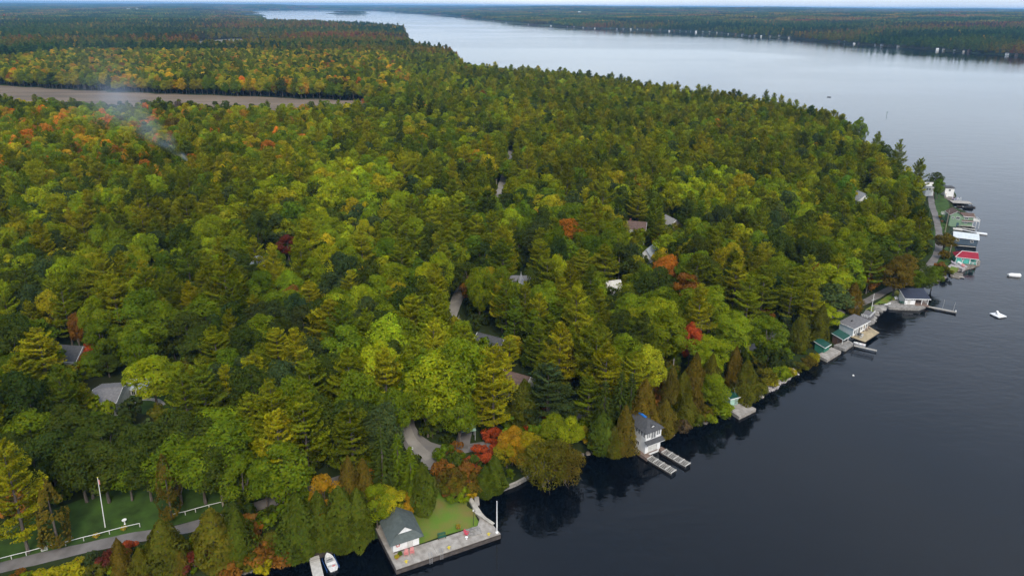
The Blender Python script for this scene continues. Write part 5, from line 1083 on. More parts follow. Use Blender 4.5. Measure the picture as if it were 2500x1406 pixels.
def chair(px, py, z, rz, mat, label, group=None):
    c = frame(px, py, z, rz, "patio_chair", label, "chair", group); MB().box(-.28, -.26, .40, .28, .26, .46).build("seat", mat, c); MB().slab([(-.28, .25, .46), (.28, .25, .46), (.28, .38, 1.0), (-.28, .38, 1.0)], .04).build("backrest", mat, c)
    for x in (-.25, .25):
        for y in (-.22, .22): MB().box(x - .025, y - .025, 0, x + .025, y + .025, .4).build("leg", mat, c)
    return c
for x, y, rz in ((2090, 821, 2.2), (2104, 822, -.9), (2095, 815, .7), (2101, 826, 3.8)): chair(x, y, 1.2, rz, OFFW, "pale patio chair drawn up to the glass table on the tan deck", "chairs around the glass table")
for x, y, rz in ((2116, 808, .4), (2122, 804, .6), (2112, 801, .9)): chair(x, y, 1.2, rz, WOODB, "brown patio chair near the far end of the tan deck", "brown chairs on the tan deck")
c = frame(2107, 808, 1.2, 0, "patio_umbrella", "closed beige patio umbrella on the tan deck", "umbrella"); MB().tube([(0, 0, 0), (0, 0, 2.6)], .03, 5).build("pole", GREY, c); lathe([(.04, 1.1), (.18, 1.3), (.10, 2.4), (.02, 2.65)]).build("canopy", WOODT, c); lathe([(.35, 0), (.35, .08), (.05, .12)]).build("base", BLACK, c)
c = frame(2126, 764, 1.2, .6, "signal_mast", "white signal mast with yard arm above the boulders by the terrace", "mast"); MB().tube([(0, 0, -.5), (0, 0, 7.2)], [.11, .05], 6).build("pole", WHITE, c); MB().tube([(-1.1, 0, 4.9), (1.1, 0, 4.9)], .04, 5).build("yard", WHITE, c); MB().slab([(-.02, .03, 7.1), (.25, .06, 7.0), (.22, .06, 6.3), (-.02, .03, 6.4)], .03).build("pennant", OFFW, c)
pxprism("stone_landing", [(2118,793),(2136,785),(2138,778),(2118,786)], -1.5, .7, STONE, "low stone landing between the boulders and the flat-roofed boathouse", "landing")

# ------------------------------------------------------------------ porch pavilion, terrace, dock
pxprism("stone_terrace", [(2160,744),(2172,749),(2210,751),(2245,752),(2263,745),(2263,728),(2225,722),(2195,724),(2180,731)], -1.8, 1.0, STONE, "pale stone terrace around the white porch pavilion", "terrace")
pv_ = frame(2208, 743, 1.02, -.05, "porch_pavilion", "white waterside pavilion with black roof and open porch end on the stone terrace", "pavilion"); W_, D_ = 8.0, 4.6
MB().box(0, .1, -.5, 3.6, D_, 2.35).build("wall", WHITE, pv_); MB().box(3.6, D_ - .15, -.5, W_, D_, 3.0).build("back_wall", M("pavilion_inner", (.28, .25, .22), .8), pv_); MB().poly([(0, .1, 2.35), (0, D_, 2.35), (0, D_, 4.0)]).poly([(.05, D_, 2.35), (.05, .1, 2.35), (.05, D_, 4.0)]).build("gable", WHITE, pv_)
MB().box(3.6, -.9, -.25, W_ + .1, D_, .06).build("porch_floor", WOODB, pv_)
r = MB().slab([(-.4, -.55, 2.45), (W_ + .4, -.55, 2.45), (W_ + .2, D_ + .3, 4.25), (-.4, D_ + .3, 4.25)], .14).build("roof", ROOFN, pv_); MB().box(-.42, -.62, 2.2, W_ + .42, -.54, 2.44).build("fascia", WHITE, r); MB().tube([(-.42, -.55, 2.35), (-.42, D_ + .3, 4.12)], .09, 4).build("barge_board", WHITE, r)
for x in (5.75, 7.85): MB().box(x - .11, -.1, 0, x + .11, .12, 2.3).build("post", WHITE, pv_)
MB().box(3.65, -.05, 2.05, 7.9, .07, 2.33).build("beam", WHITE, pv_); door(pv_, 'f', 1.0, 0, .9, 2.0, .1, OFFW)
for x in (.3, 2.2, 3.0): window(pv_, 'f', x, 1.75, .35, .3, .1, GREY, bars=0)
for x, y in ((5.0, 2.2), (6.6, 2.4)): 
    t_ = Vector((x, y, .07)); t_.rotate(Matrix.Rotation(-.05, 3, 'Z')); q = adir(2208, 743, .1, WOODB, "brown porch chair inside the pavilion", "porch chairs", z=1.02); q.location = pv_.location + t_
pd = frame(2250, 745, .62, -.56, "plank_dock", "long grey plank dock with two thin poles beyond the porch pavilion", "dock")
for k in range(42): MB().box(k*.25, -.62, -.05, k*.25 + .22, .62, 0 if k % 7 else .01).build("plank", WOODG, pd)
for y in (-.55, .55): MB().box(0, y - .06, -.3, 10.5, y + .06, -.053).build("joist", WOODD, pd)
for x in (.5, 3.6, 7, 10.2):
    for y in (-.55, .55): MB().tube([(x, y, -3), (x, y, -.06)], .08, 5).build("pile", WOODD, pd)
for x in (6.2, 9.4): MB().tube([(x, .66, -2), (x + .3, 1.0, 3.2)], .03, 5).build("mooring_pole", OFFW, pd)
MB().box(10.1, -.5, .003, 10.5, .5, .42).build("dock_box", OFFW, pd)
for x, y, rz, l in ((2164, 743, .5, "white paddle board lying on the terrace edge"), (2172, 741, .9, "white paddle board lying askew beside another on the terrace")):
    c = frame(x, y, 1.02, rz, "paddle_board", l, "paddle board"); MB().prism([(-1.1, 0), (-.8, -.28), (0, -.38), (.8, -.26), (1.15, 0), (.8, .26), (0, .38), (-.8, .28)], 0, .12).build("board", HULL, c); MB().box(-.3, -.2, .122, .4, .2, .14).build("deck_pad", OFFW, c); MB().box(-1.0, -.02, -.0, -.85, .02, .2).build("fin", GREY, c)
c = frame(2202, 741, 1.02, .1, "picnic_table", "dark green picnic table on the stone terrace", "picnic table"); MB().box(-.9, -.38, .7, .9, .38, .75).build("table_top", GRNB, c)
for y in (-.72, .72): MB().box(-.9, y - .14, .42, .9, y + .14, .46).build("bench_seat", GRNB, c)
for x in (-.7, .7): MB().box(x - .04, -.75, .36, x + .04, .75, .418).box(x - .04, -.35, 0, x + .04, -.27, .7).box(x - .04, .27, 0, x + .04, .35, .7).build("leg", GRNB, c)
c = frame(2187, 731, 1.02, .2, "barbecue_cart", "white covered barbecue cart by the pavilion side", "barbecue"); MB().box(-.6, -.3, .1, .6, .3, .9).build("cart", WHITE, c); lathe([(.42, .9), (.45, 1.1), (.25, 1.3), (.02, 1.33)]).build("hood", GREY, c)
c = frame(2179, 734, 1.02, 0, "potted_plant", "pale green leafy planter at the back of the stone terrace", "planter"); lathe([(.3, 0), (.42, .5), (.3, .5)]).build("pot", STONE, c); tufts("leaves", c, 220, .7, .8, (.22, .25, .05), .45, 5, .2)

# ------------------------------------------------------------------ raft, moored boat, buoys
c = frame(2437, 769, .35, .25, "swim_raft", "square white swim raft with a small slide, floating on open water", "raft"); MB().box(-1.6, -1.6, -.5, 1.6, 1.6, -.06).build("float", GREY, c); MB().box(-1.75, -1.75, -.057, 1.75, 1.75, .1).build("deck", HULL, c)
MB().slab([(-.35, -.5, .2), (.35, -.5, .2), (.35, .7, 1.3), (-.35, .7, 1.3)], .1).build("slide", WHITE, c); MB().box(-.3, .72, .1, .3, .85, 1.25).build("slide_ladder", GREY, c)
for s in (-.3, .3): MB().tube([(-1.3, s, .1), (-1.35, s, .95), (-1.75, s, .9), (-1.8, s, -.5)], .035, 5).build("handrail", WHITE, c)
boat("covered_boat", "white boat under a white cover moored alone on open water", 2477, 675, -.25, 4.4, 1.9, cat="boat", cover=WHITE, motor=True)
c = frame(2083, 917, 0, 0, "mooring_buoy", "small white ball buoy floating off the cedar shore", "buoy"); lathe([(.02, -.25), (.24, -.1), (.28, .08), (.18, .28), (.02, .34)]).build("ball", WHITE, c); torus("ring", .08, .02, GREY, c, 8).location.z = .4
boat("motor_boat", "small dark motor boat under way far out on the lake", 2024, 238, -.3, 4.2, 1.6, hull=M("dark_hull", (.05, .05, .06), .4))
c = frame(2165, 281, 0, 0, "channel_marker", "slender channel marker post standing in the lake", "marker"); MB().tube([(0, 0, -1), (0, 0, 3.2)], [.14, .1], 6).build("post", M("marker_green", (.03, .12, .06), .6), c); MB().box(-.4, -.05, 2.3, .4, .05, 3.1).build("day_board", GRNB, c)

# ------------------------------------------------------------------ far right waterside: red cottage, blue boathouse, green cottage
def rockmass(name, pts, z1, label, mat=ROCK, seed=1, z0=-2.0):
    g = np.random.default_rng(seed); p = [U(x, y, .2) for x, y in pts]; c = np.mean(p, 0); root = empty(name, (c[0], c[1], z0)); tag(root, label, "rock"); q = [(v[0] - c[0], v[1] - c[1]) for v in p]
    bm = bmesh.new(); n = len(q); rings = []
    for s, z in ((1.06, 0), (1.0, -z0 + .15), (.86, -z0 + z1*.75), (.55, -z0 + z1), (.0, -z0 + z1*1.02)):
        rings.append([bm.verts.new((x*s + g.normal(0, .12), y*s + g.normal(0, .12), z + g.normal(0, .08))) for x, y in q] if s else [bm.verts.new((0, 0, z))])
    for a, b in zip(rings, rings[1:]):
        for i in range(n):
            j = (i + 1) % n
            if len(b) > 1: bm.faces.new((a[i], a[j], b[j], b[i]))
            else: bm.faces.new((a[i], a[j], b[0]))
    bmesh.ops.subdivide_edges(bm, edges=bm.edges[:], cuts=2, use_grid_fill=True, fractal=.35, seed=seed); bmesh.ops.recalc_face_normals(bm, faces=bm.faces[:])
    me = bpy.data.meshes.new(name); bm.to_mesh(me); bm.free(); link("stone", me, mat, root); return root
rockmass("rock_point", [(2318,664),(2342,662),(2368,656),(2392,648),(2397,638),(2378,628),(2350,630),(2330,640)], 1.15, "brown bedrock point carrying the red roofed cottage", seed=3)
rc = frame(2332, 641, 1.15, -.36, "cottage", "turquoise waterside cottage with a crimson metal roof and white trim", "cottage"); W_, D_, H_ = 7.4, 5.4, 2.6; R_h = 1.9
MB().box(0, 0, -1.2, 5.0, D_, H_).build("wall", TURQ, rc); MB().box(5.0, 1.4, -1.2, W_, D_, H_).build("porch_wall", TURQ, rc); MB().box(5.0, -.15, -.6, W_ + .1, 1.4, -.02).build("porch_floor", WOODB, rc)
o_ = .45
r = MB().slab([(-o_, -o_, H_), (W_ + o_, -o_, H_), (W_ + o_, D_/2, H_ + R_h), (2.2, D_/2, H_ + R_h)], .12).slab([(-o_, D_ + o_, H_), (-o_, -o_, H_), (2.2, D_/2, H_ + R_h)], .12).slab([(W_ + o_, D_ + o_, H_), (-o_, D_ + o_, H_), (2.2, D_/2, H_ + R_h), (W_ + o_, D_/2, H_ + R_h)], .12).build("roof", ROOFR, rc)
MB().tube([(-o_, -o_, H_), (2.2, D_/2, H_ + R_h), (W_ + o_, D_/2, H_ + R_h)], .10, 5).build("ridge_cap", WHITE, r); MB().box(-o_, -o_ - .06, H_ - .2, W_ + o_, -o_ + .0, H_ - .02).build("fascia", WHITE, r); MB().poly([(W_, 1.0, H_), (W_, D_, H_), (W_, D_/2, H_ + R_h - .2)]).build("gable", TURQ, rc)
for x in (.1, 2.45, 4.9): MB().box(x - .08, -.06, -.4, x + .08, .0 - .003, H_).build("corner_board", WHITE, rc)
for x in (.45, 3.0): door(rc, 'f', x, 0, 1.5, 2.1, 0, M("aqua_door", (.10, .50, .42), .6)); 
window(rc, 'f', 2.05, 1.4, .7, .8, -.0); 
for x in (5.1, W_): MB().box(x - .07, -.1, -.05, x + .07, .04, H_).build("porch_post", WHITE, rc)
MB().box(5.15, -.08, .85, W_, -.0, .95).build("porch_rail", WHITE, rc); MB().box(5.12, -.06, .0, W_ - .03, -.02, .7).build("porch_panel", TURQ, rc)
c = frame(2366, 643, 2.0, -.36, "life_ring", "white round life ring on the turquoise porch panel", "life ring"); c.location = rc.location + Matrix.Rotation(-.36, 3, 'Z') @ Vector((6.1, -.16, .42)); torus("ring", .32, .1, OFFW, c)
pxprism("pale_terrace", [(2312,652),(2330,638),(2345,641),(2362,650),(2350,657),(2338,652),(2322,661)], -1.0, 1.3, ROCKP, "pale stone terrace with white chairs beside the red roofed cottage", "terrace")
LW = np.array([U(x, y, 1.4) for x, y in ((2318,660),(2324,650),(2340,653),(2328,664))]); tr = pxprism("terrace_lawn", [(2318,660),(2322,650),(2341,654),(2327,665)], -.8, 1.36, grass_m, "small bright lawn panel edged in white below the pale terrace", "lawn")
for i, (x, y, rz) in enumerate(((2325,643,.3),(2328,645,.5),(2332,647,.2))): adir(x, y, rz, M("mauve_plastic", (.5, .46, .52), .5), "mauve lounge chair in the row on the pale terrace", "mauve chairs on the pale terrace", z=1.32)
for i, (x, y, rz) in enumerate(((2340,644,-.3),(2345,646,-.2))): adir(x, y, rz, WHITE, "white adirondack chair on the pale terrace by the turquoise doors", "white chairs by the turquoise cottage", z=1.32)
for i, (x, y, rz) in enumerate(((2349,650,-.6),(2352,652,-.5))): adir(x, y, rz, PINK, "pink adirondack chair at the outer end of the pale terrace", "pink chairs on the pale terrace", z=1.32)
for k, (x, y, l) in enumerate(((2340, 675, "slanting plank on the dark rocks below the small lawn panel"), (2268, 689, "pale plank jetty lying against the dark bank near the pavilion"))):
    c = frame(x, y, .4, -.5 + k*1.2, "plank_jetty", l, "jetty")
    for i in range(10): MB().box(-2 + i*.4, -.5, -.05, -1.65 + i*.4, .5, 0).build("plank", WOODG, c)
    for xx in (-1.8, 1.8): MB().tube([(xx, .3, -2), (xx, .3, -.05)], .07, 5).build("pile", WOODD, c)
rockmass("rock_ledge", [(2322,676),(2340,680),(2352,674),(2350,667),(2332,664),(2318,668)], .5, "flat dark rock ledge below the small lawn panel", seed=8)
# blue-grey boathouse
bb = frame(2327, 594, .6, -.44, "boathouse", "dark blue-grey boathouse with a white metal roof standing over the water", "boathouse"); bb.location.z = .9
gable_parts(bb, 9.0, 6.4, 2.7, 1.5, BLUEG, ROOFW, 'x', .4, base=-.4)
for x in (1.0, 6.3): window(bb, 'f', x, 1.1, 1.0, .8, 0)
for x in (.3, 3, 6, 8.7): 
    for y in (.3, 6.0): MB().tube([(x, y, -3.5), (x, y, -.2)], .16, 6).build("pile", WOODD, bb)
sd_ = frame(2336, 599, .55, -.30, "plank_dock", "narrow grey plank dock between the blue-grey boathouse and the red roof", "dock")
for k in range(22): MB().box(k*.33, -.6, -.05, k*.33 + .3, .6, 0).build("plank", WOODG, sd_)
for x in (.4, 3.5, 6.8): MB().tube([(x, .3, -3), (x, .3, -.05)], .08, 5).build("pile", WOODD, sd_)
sd_ = frame(2330, 558, 1.1, -.48, "gangway_dock", "white gangway and float reaching out between the blue-grey boathouse and the green cottage", "dock")
MB().box(-.5, -1.3, -.3, 3.2, 1.3, 0).build("landing", WOODP, sd_); MB().slab([(3.2, -.5, .0), (9.0, -.5, -.55), (9.0, .5, -.55), (3.2, .5, .0)], .12).build("gangway", HULL, sd_); MB().box(9.0, -1.0, -.95, 13.2, 1.0, -.52).build("float", HULL, sd_)
for s in (-.48, .48): MB().tube([(3.2, s, .9), (9.0, s, .35)], .035, 4).build("handrail", WHITE, sd_)
for x in (.2, 2.8): MB().tube([(x, -1.1, -3), (x, -1.1, -.3)], .1, 5).build("pile", WOODD, sd_)
# green cottage
rockmass("rock_shelf", [(2326,552),(2350,553),(2372,546),(2384,530),(2376,520),(2352,522),(2330,535)], .9, "brown rock shelf under the pale green cottage", seed=5)
gc = frame(2316, 548, 1.0, -.27, "cottage", "two-storey sage green cottage with brown roof and white trim on the rocks", "cottage")
gable_parts(gc, 5.2, 7.0, 5.0, 1.7, SAGE, ROOFB, 'y', .45, base=-1.5)
wg = MB().box(5.2, .8, -1.5, 10.2, 6.0, 4.4).build("wing_wall", SAGE, gc); r = MB().slab([(5.1, .4, 4.4), (10.6, .4, 4.4), (10.6, 3.4, 5.6), (5.1, 3.4, 5.6)], .13).slab([(5.1, 3.4, 5.6), (10.6, 3.4, 5.6), (10.6, 6.4, 4.4), (5.1, 6.4, 4.4)], .13).build("wing_roof", ROOFB, gc); MB().box(5.1, .33, 4.2, 10.6, .4, 4.4).build("fascia", WHITE, r)
MB().slab([(5.2, -.1, 2.1), (10.3, -.1, 2.1), (10.3, .8, 2.6), (5.2, .8, 2.6)], .12).build("pent_roof", ROOFB, gc); MB().box(5.2, -.16, 1.95, 10.3, -.1, 2.1).build("fascia", WHITE, gc)
window(gc, 'f', .8, 3.2, .8, .8, 0); window(gc, 'f', 2.6, 2.9, 1.5, 1.2, 0, bars=2); window(gc, 'f', 6.6, 3.0, 1.3, .8, .8); window(gc, 'f', 6.8, .9, 1.0, .6, .8); door(gc, 'f', 3.2, -.9, 1.1, 2.1, 0, M("slate_door", (.06, .12, .14), .6))
for x in (10.3, 11.7, 13.0): MB().tube([(x, .6, -2), (x, .6, 2.2)], .09, 5).build("deck_post", WHITE, gc)
MB().box(10.2, .5, 2.2, 13.2, 6.0, 2.35).build("balcony", WOODP, gc)
for a, b in (((10.2, .55), (13.1, .55)), ((13.1, .55), (13.1, 5.9))):
    for zz in (2.75, 3.25): MB().tube([(*a, zz), (*b, zz)], .05, 4).build("railing", WHITE, gc)
    for k in range(5): f = k/4; x = a[0] + (b[0]-a[0])*f; y = a[1] + (b[1]-a[1])*f; MB().tube([(x, y, 2.35), (x, y, 3.25)], .04, 4).build("railing_post", WHITE, gc)
c = frame(2300, 522, 4.6, -.27, "footbridge", "white railed footbridge from the bank to the pale green cottage", "footbridge"); c.location.z = 4.4; MB().box(0, 0, -.15, 4.2, 1.4, 0).build("deck", WOODP, c)
for y in (.05, 1.35):
    for zz in (.5, 1.0): MB().tube([(0, y, zz), (4.2, y, zz)], .05, 4).build("railing", WHITE, c)
    for k in range(6): MB().tube([(k*.84, y, 0), (k*.84, y, 1.0)], .05, 4).build("railing_post", WHITE, c)
for x in (.3, 2.6): MB().tube([(x, .7, -4), (x, .7, -.15)], .1, 5).build("support", WOODD, c)
def simpledock(px, py, rz, L, Wd, z, label, mat=WOODG, n=14):
    c = frame(px, py, z, rz, "plank_dock", label, "dock")
    for k in range(n): MB().box(k*L/n, -Wd/2, -.06, k*L/n + L/n*.92, Wd/2, 0).build("plank", mat, c)
    for y in (-Wd*.42, Wd*.42): MB().box(0, y - .07, -.4, L, y + .07, -.063).build("joist", WOODD, c)
    for x in (.3, L/2, L - .3):
        for y in (-Wd*.42, Wd*.42): MB().tube([(x, y, -3), (x, y, -.06)], .09, 5).build("pile", WOODD, c)
    return c
simpledock(2336, 550, -.22, 7.5, 1.5, .8, "dark plank dock directly below the green cottage wall"); simpledock(2334, 556, -.30, 8.0, 1.3, .6, "second dark plank dock between the green cottage and the white gangway")
simpledock(2352, 548, -1.0, 5.0, 1.0, .9, "short ramp crossing the rocks to the dark plank docks", WOODP, 10)
sd_ = simpledock(2322, 492, -.22, 9.5, 5.5, 1.0, "wide grey dock platform with purple chairs beyond the green cottage", WOODG, 20)
for i, (x, y) in enumerate(((2326, 487), (2330, 489), (2336, 488))): chair(x, y, 1.02, .3*i, M("lilac_plastic", (.42, .34, .46), .5), "lilac chair on the wide grey dock platform", "lilac chairs on the wide dock")
c = frame(2341, 489, 1.0, -.22, "arched_ladder", "white arched swim ladder at the end of the wide grey dock", "ladder"); 
for s in (-.7, .7): MB().tube([(s, -.6, 0), (s, -.5, 1.3), (s, .1, 1.6), (s, .8, 1.3), (s, 1.0, -1)], .08, 5).build("rail", WHITE, c)
for k in range(3): MB().tube([(-.7, .95, .1 + k*.35), (.7, .95, .1 + k*.35)], .05, 4).build("rung", WHITE, c)
simpledock(2336, 503, -.16, 9.0, 1.3, .55, "low dark dock with a moored black boat beyond the green cottage", WOODD, 14); boat("covered_boat", "black covered boat at the end of the low dark dock", 2364, 509, -.2, 5.0, 2.0, cat="boat", cover=BLACK, hull=BLACK)
sb = frame(2305, 478, 1.2, -.2, "boathouse", "small white boathouse with flat dark roof on the rocks beyond the wide dock", "boathouse"); MB().box(0, 0, -1.5, 4.6, 4.2, 4.4).build("wall", WHITE, sb); MB().slab([(-.3, -.4, 4.55), (4.9, -.4, 4.55), (4.9, 4.5, 4.8), (-.3, 4.5, 4.8)], .14).build("roof", ROOFD, sb); window(sb, 'f', 1.8, 2.8, 1.0, .9, 0); MB().slab([(.2, -2.6, -.3), (1.2, -2.6, -.3), (1.2, 0, 1.6), (.2, 0, 1.6)], .15).build("stairs", WOODP, sb)
rockmass("rock_shelf", [(2300,492),(2322,494),(2332,480),(2326,466),(2306,462),(2298,476)], 1.0, "grey rock outcrop under the small white boathouse", seed=9)
potted(2295, 531, Ug(2295, 531).z, "bright yellow flowering bush on the grassy bank by the lane", (.5, .42, .02), r=.7)
potted(2300, 542, Ug(2300, 542).z, "salmon flower tub on the grassy bank by the lane", (.5, .25, .12), r=.55); chair(2323, 550, Ug(2323, 550).z, .4, WHITE, "white chair on the bank above the white gangway")
# dead grey tree at (2380..) and boulders of the cove, riprap
def boulder(px, py, r, mat, label, group, seed, z=0.0):
    g = np.random.default_rng(seed); bm = bmesh.new(); bmesh.ops.create_icosphere(bm, subdivisions=2, radius=1)
    k = g.normal(size=(5, 3)); k = unit(k)
    for v in bm.verts:
        for q in k:
            d = v.co.dot(Vector(q)) - .62
            if d > 0: v.co -= Vector(q) * d * .8
        v.co *= 1 + g.normal(0, .04)
    me = bpy.data.meshes.new("boulder"); bm.to_mesh(me); bm.free(); p = U(px, py, z)
    o = link("boulder", me, mat, None, (p[0], p[1], z + r*.15)); o.scale = (r*g.uniform(.9, 1.4), r*g.uniform(.8, 1.2), r*g.uniform(.55, .8)); o.rotation_euler.z = g.uniform(0, 6); return tag(o, label, "boulder", group)
for i, (x, y, r) in enumerate(((2136,768,1.7),(2144,760,1.5),(2150,754,1.9),(2130,776,1.6),(2124,784,1.5),(2158,749,1.2),(2140,752,1.6),(2122,775,1.4),(2132,784,.9))): boulder(x, y, r, STONE, "large grey boulder at the rocky cove below the lane", "boulders at the rocky cove", 50 + i)
g_ = np.random.default_rng(5); k_ = 0
for i in range(95):
    f = g_.random(); x = 1852 + f*100; y = 972 - f*66 + g_.uniform(-16, 4); boulder(x, y, g_.uniform(.25, .65), ROCKP, "pale broken stone in the riprap bank right of the mint shed", "pale riprap stones", 100 + i, .15 + max(0, (970 - f*66 - y))*.05)
for i in range(60):
    f = g_.random(); x = 590 + f*140; y = 1397 - f*45 + g_.uniform(-5, 5); boulder(x, y, g_.uniform(.2, .5), ROCK, "dark shore stone along the bank left of the wooden jetty", "dark shore stones", 300 + i, .1)
for i, (x, y) in enumerate(((1436,1108),(1448,1104),(1420,1112),(1640,1062),(1668,1050),(1700,1036),(1720,1030),(1745,1022),(1760,1016),(2275,692),(2290,686),(2305,678))): boulder(x, y, g_.uniform(.5, .9), ROCK, "dark rounded boulder at the waterline under the trees", "waterline boulders", 400 + i, .1)

# ------------------------------------------------------------------ houses among the trees
def treehouse(label, px, py, zr, rz, W, D, hw, rise, wallm, roofm, axis='x', chim=None, name="house", wins=3):
    x, y = by_ridge(px, py, zr, rz, W, D, axis); gz = h1(x + 3, y + 3); c = empty(name, (x, y, zr - hw - rise), rz); tag(c, label, "house")
    gable_parts(c, W, D, hw, rise, wallm, roofm, axis, .45, base=-(zr - hw - rise - gz) - 1.0, chimney=chim)
    for i in range(wins): window(c, 'f', W*(i + .5)/wins - .4, 1.0, .8, 1.1, 0)
    if D > 5: window(c, 'l', D*.3, 1.0, .8, 1.1, 0); window(c, 'l', D*.65, 1.0, .8, 1.1, 0)
    door(c, 'f', W*.5 - .45 if wins % 2 == 0 else W*.62, .0, .9, 2.0, 0, OFFW); return c
hA = treehouse("house with a long grey shingle roof in the shady garden", 264, 948, 8.6, .16, 6.0, 9.0, 4.4, 1.3, OFFW, ROOFS)
treehouse("white garage wing behind the lime green garden tree", 342, 925, 7.0, .1, 4.5, 4.5, 2.8, 1.4, WHITE, ROOFW, name="garage", wins=2)
treehouse("white house with a dark slate roof beside the orange bushes", 158, 843, 11.5, -.12, 10.0, 6.4, 5.2, 2.6, WHITE, ROOFD)
treehouse("white gabled house peeking out near the maroon tree", 632, 630, 12.5, .5, 7, 8, 6, 3.0, WHITE, ROOFW, 'y', (1.5, 6.5, .8))
treehouse("low white shed half hidden right of the white gabled house", 772, 657, 11.0, .2, 5, 4, 3, 1.2, WHITE, OFFW, name="garden_shed")
treehouse("house with a brown roof and brick chimney deep in the pines", 1552, 541, 13.0, -.25, 8.5, 7.0, 5.5, 2.4, WHITE, ROOFB, 'x', (2.0, 4.0, .9))
treehouse("house with a pale grey cross-gabled roof behind a dark tree", 1638, 531, 13.0, .35, 8.0, 8.0, 6.0, 3.2, M("taupe_siding", (.30, .27, .25), .8), M("pale_shingle", (.30, .285, .27), .85, .1, 2.), 'y')
treehouse("house with a steep white and blue-grey roof left of the orange tree", 1588, 602, 12.0, -.55, 6.0, 8.5, 5.2, 3.6, WHITE, M("pale_slate", (.34, .37, .40), .8), 'y')
treehouse("white house showing just below the round orange tree", 1660, 662, 10.5, .2, 6, 5, 5.0, 2.0, WHITE, OFFW)
treehouse("white cottage glimpsed between tall olive pines", 1494, 686, 10.5, .3, 5.5, 5, 4.0, 1.8, WHITE, OFFW)
treehouse("house with a dark grey-brown roof below the uphill road", 1198, 820, 9.8, -.5, 8, 7.0, 4.6, 2.6, M("brown_siding", (.15, .10, .08), .8), ROOFD, 'x')
treehouse("brown-roofed house with white trim behind the tall yellow-olive pine", 1262, 912, 9.0, -.5, 7, 6.5, 4.4, 2.4, WHITE, ROOFB, 'x')
treehouse("white gabled house high among the shore pines", 2104, 470, 15, .1, 6.5, 7, 6.5, 3.0, WHITE, M("pale_grey_roof", (.36, .36, .37), .8), 'y')
treehouse("pale blue house barely visible among the trees near the maroon tree", 1890, 585, 13.5, .2, 6, 5, 4.5, 1.5, PALEB, ROOFW)
treehouse("small white cabin under trees above the far bend of the shore lane", 2268, 446, 8.0, .0, 4.5, 4, 3.4, 1.4, WHITE, OFFW, name="cabin")
treehouse("grey house at the top of the uphill road", 1162, 545, 11.5, .1, 6, 6, 4.2, 2.0, GREY, ROOFW)
# turret with a metal spire
p = U(1272, 676, 13.5); c = empty("turret_house", (p[0], p[1], h1(p[0], p[1]))); tag(c, "pale house with a pointed metal spire showing above the trees", "house"); zt = 13.5 - c.location.z
MB().box(-5, .8, -.5, 4, 8, zt - 3.2).build("wall", OFFW, c); MB().slab([(-5.4, .4, zt - 3.2), (4.4, .4, zt - 3.2), (4.4, 4.4, zt - 1.2), (-5.4, 4.4, zt - 1.2)], .14).slab([(-5.4, 4.4, zt - 1.2), (4.4, 4.4, zt - 1.2), (4.4, 8.4, zt - 3.2), (-5.4, 8.4, zt - 3.2)], .14).build("roof", ROOFS, c)
lathe([(1.5, -.5), (1.5, zt - 2.4)], 8).build("turret", OFFW, c); s = lathe([(1.75, zt - 2.4), (.9, zt - 1.0), (.3, zt + .3), (.03, zt + 1.6)], 8).build("spire", M("zinc", (.42, .43, .46), .4, .1, 2.), c); lathe([(.01, zt + 1.5), (.16, zt + 1.65), (.01, zt + 1.85)], 8).build("finial", GREY, s)
window(c, 'f', -3.6, 1.5, .9, 1.3, .8); window(c, 'f', 2.4, 1.5, .9, 1.3, .8)

# ------------------------------------------------------------------ far shore cottages, barns, sail boat
_hp = None
def far_house(px, py, s, label, group, wallm=WHITE, roofm=ROOFS, L=9.0, z=3.0, p=None):
    global _hp
    p = U(px, py, z) if p is None else p; g = max(h1(p[0], p[1]), .3); c = empty("cottage", (p[0], p[1], g), random.uniform(-.5, .5)); tag(c, label, "cottage", group); c.scale = (s, s, s)
    if _hp is None:
        w = MB().box(-4.5, -3.2, -2, 4.5, 3.2, 4.5); w.poly([(-4.5, -3.2, 4.5), (-4.5, 3.2, 4.5), (-4.5, 0, 7)]); w.poly([(4.5, 3.2, 4.5), (4.5, -3.2, 4.5), (4.5, 0, 7)]); r = MB().slab([(-5, -3.7, 4.3), (5, -3.7, 4.3), (5, 0, 7.1), (-5, 0, 7.1)], .2).slab([(-5, 0, 7.1), (5, 0, 7.1), (5, 3.7, 4.3), (-5, 3.7, 4.3)], .2); v = MB()
        for x in (-3, -.5, 2): v.box(x, -3.26, 1.5, x + 1.2, -3.19, 3.2)
        _hp = (w, r, v)
    _hp[0].build("wall", wallm, c); _hp[1].build("roof", roofm, c); _hp[2].build("window_row", GLASS, c)
CREAM = M("cream_siding", (.50, .48, .42), .7); BROWNS = M("brown_far_siding", (.20, .15, .12), .8)
for i, q in enumerate(FARH):
    wm, rm, l = ((WHITE, ROOFS, "white cottage with grey roof"), (CREAM, ROOFS, "cream cottage with grey roof"), (GREY, ROOFD, "grey cottage with dark roof"), (WHITE, ROOFW, "white cottage with pale roof"), (BROWNS, ROOFB, "brown cottage with brown roof"))[(0, 2, 1, 4, 2, 3, 1, 4, 2, 1)[(i*7) % 10]]
    far_house(0, 0, .45 + .06 * (i * 5 % 6), l + " on the wooded far shore of the lake", l + "s on the far shore", wm, rm, p=q)
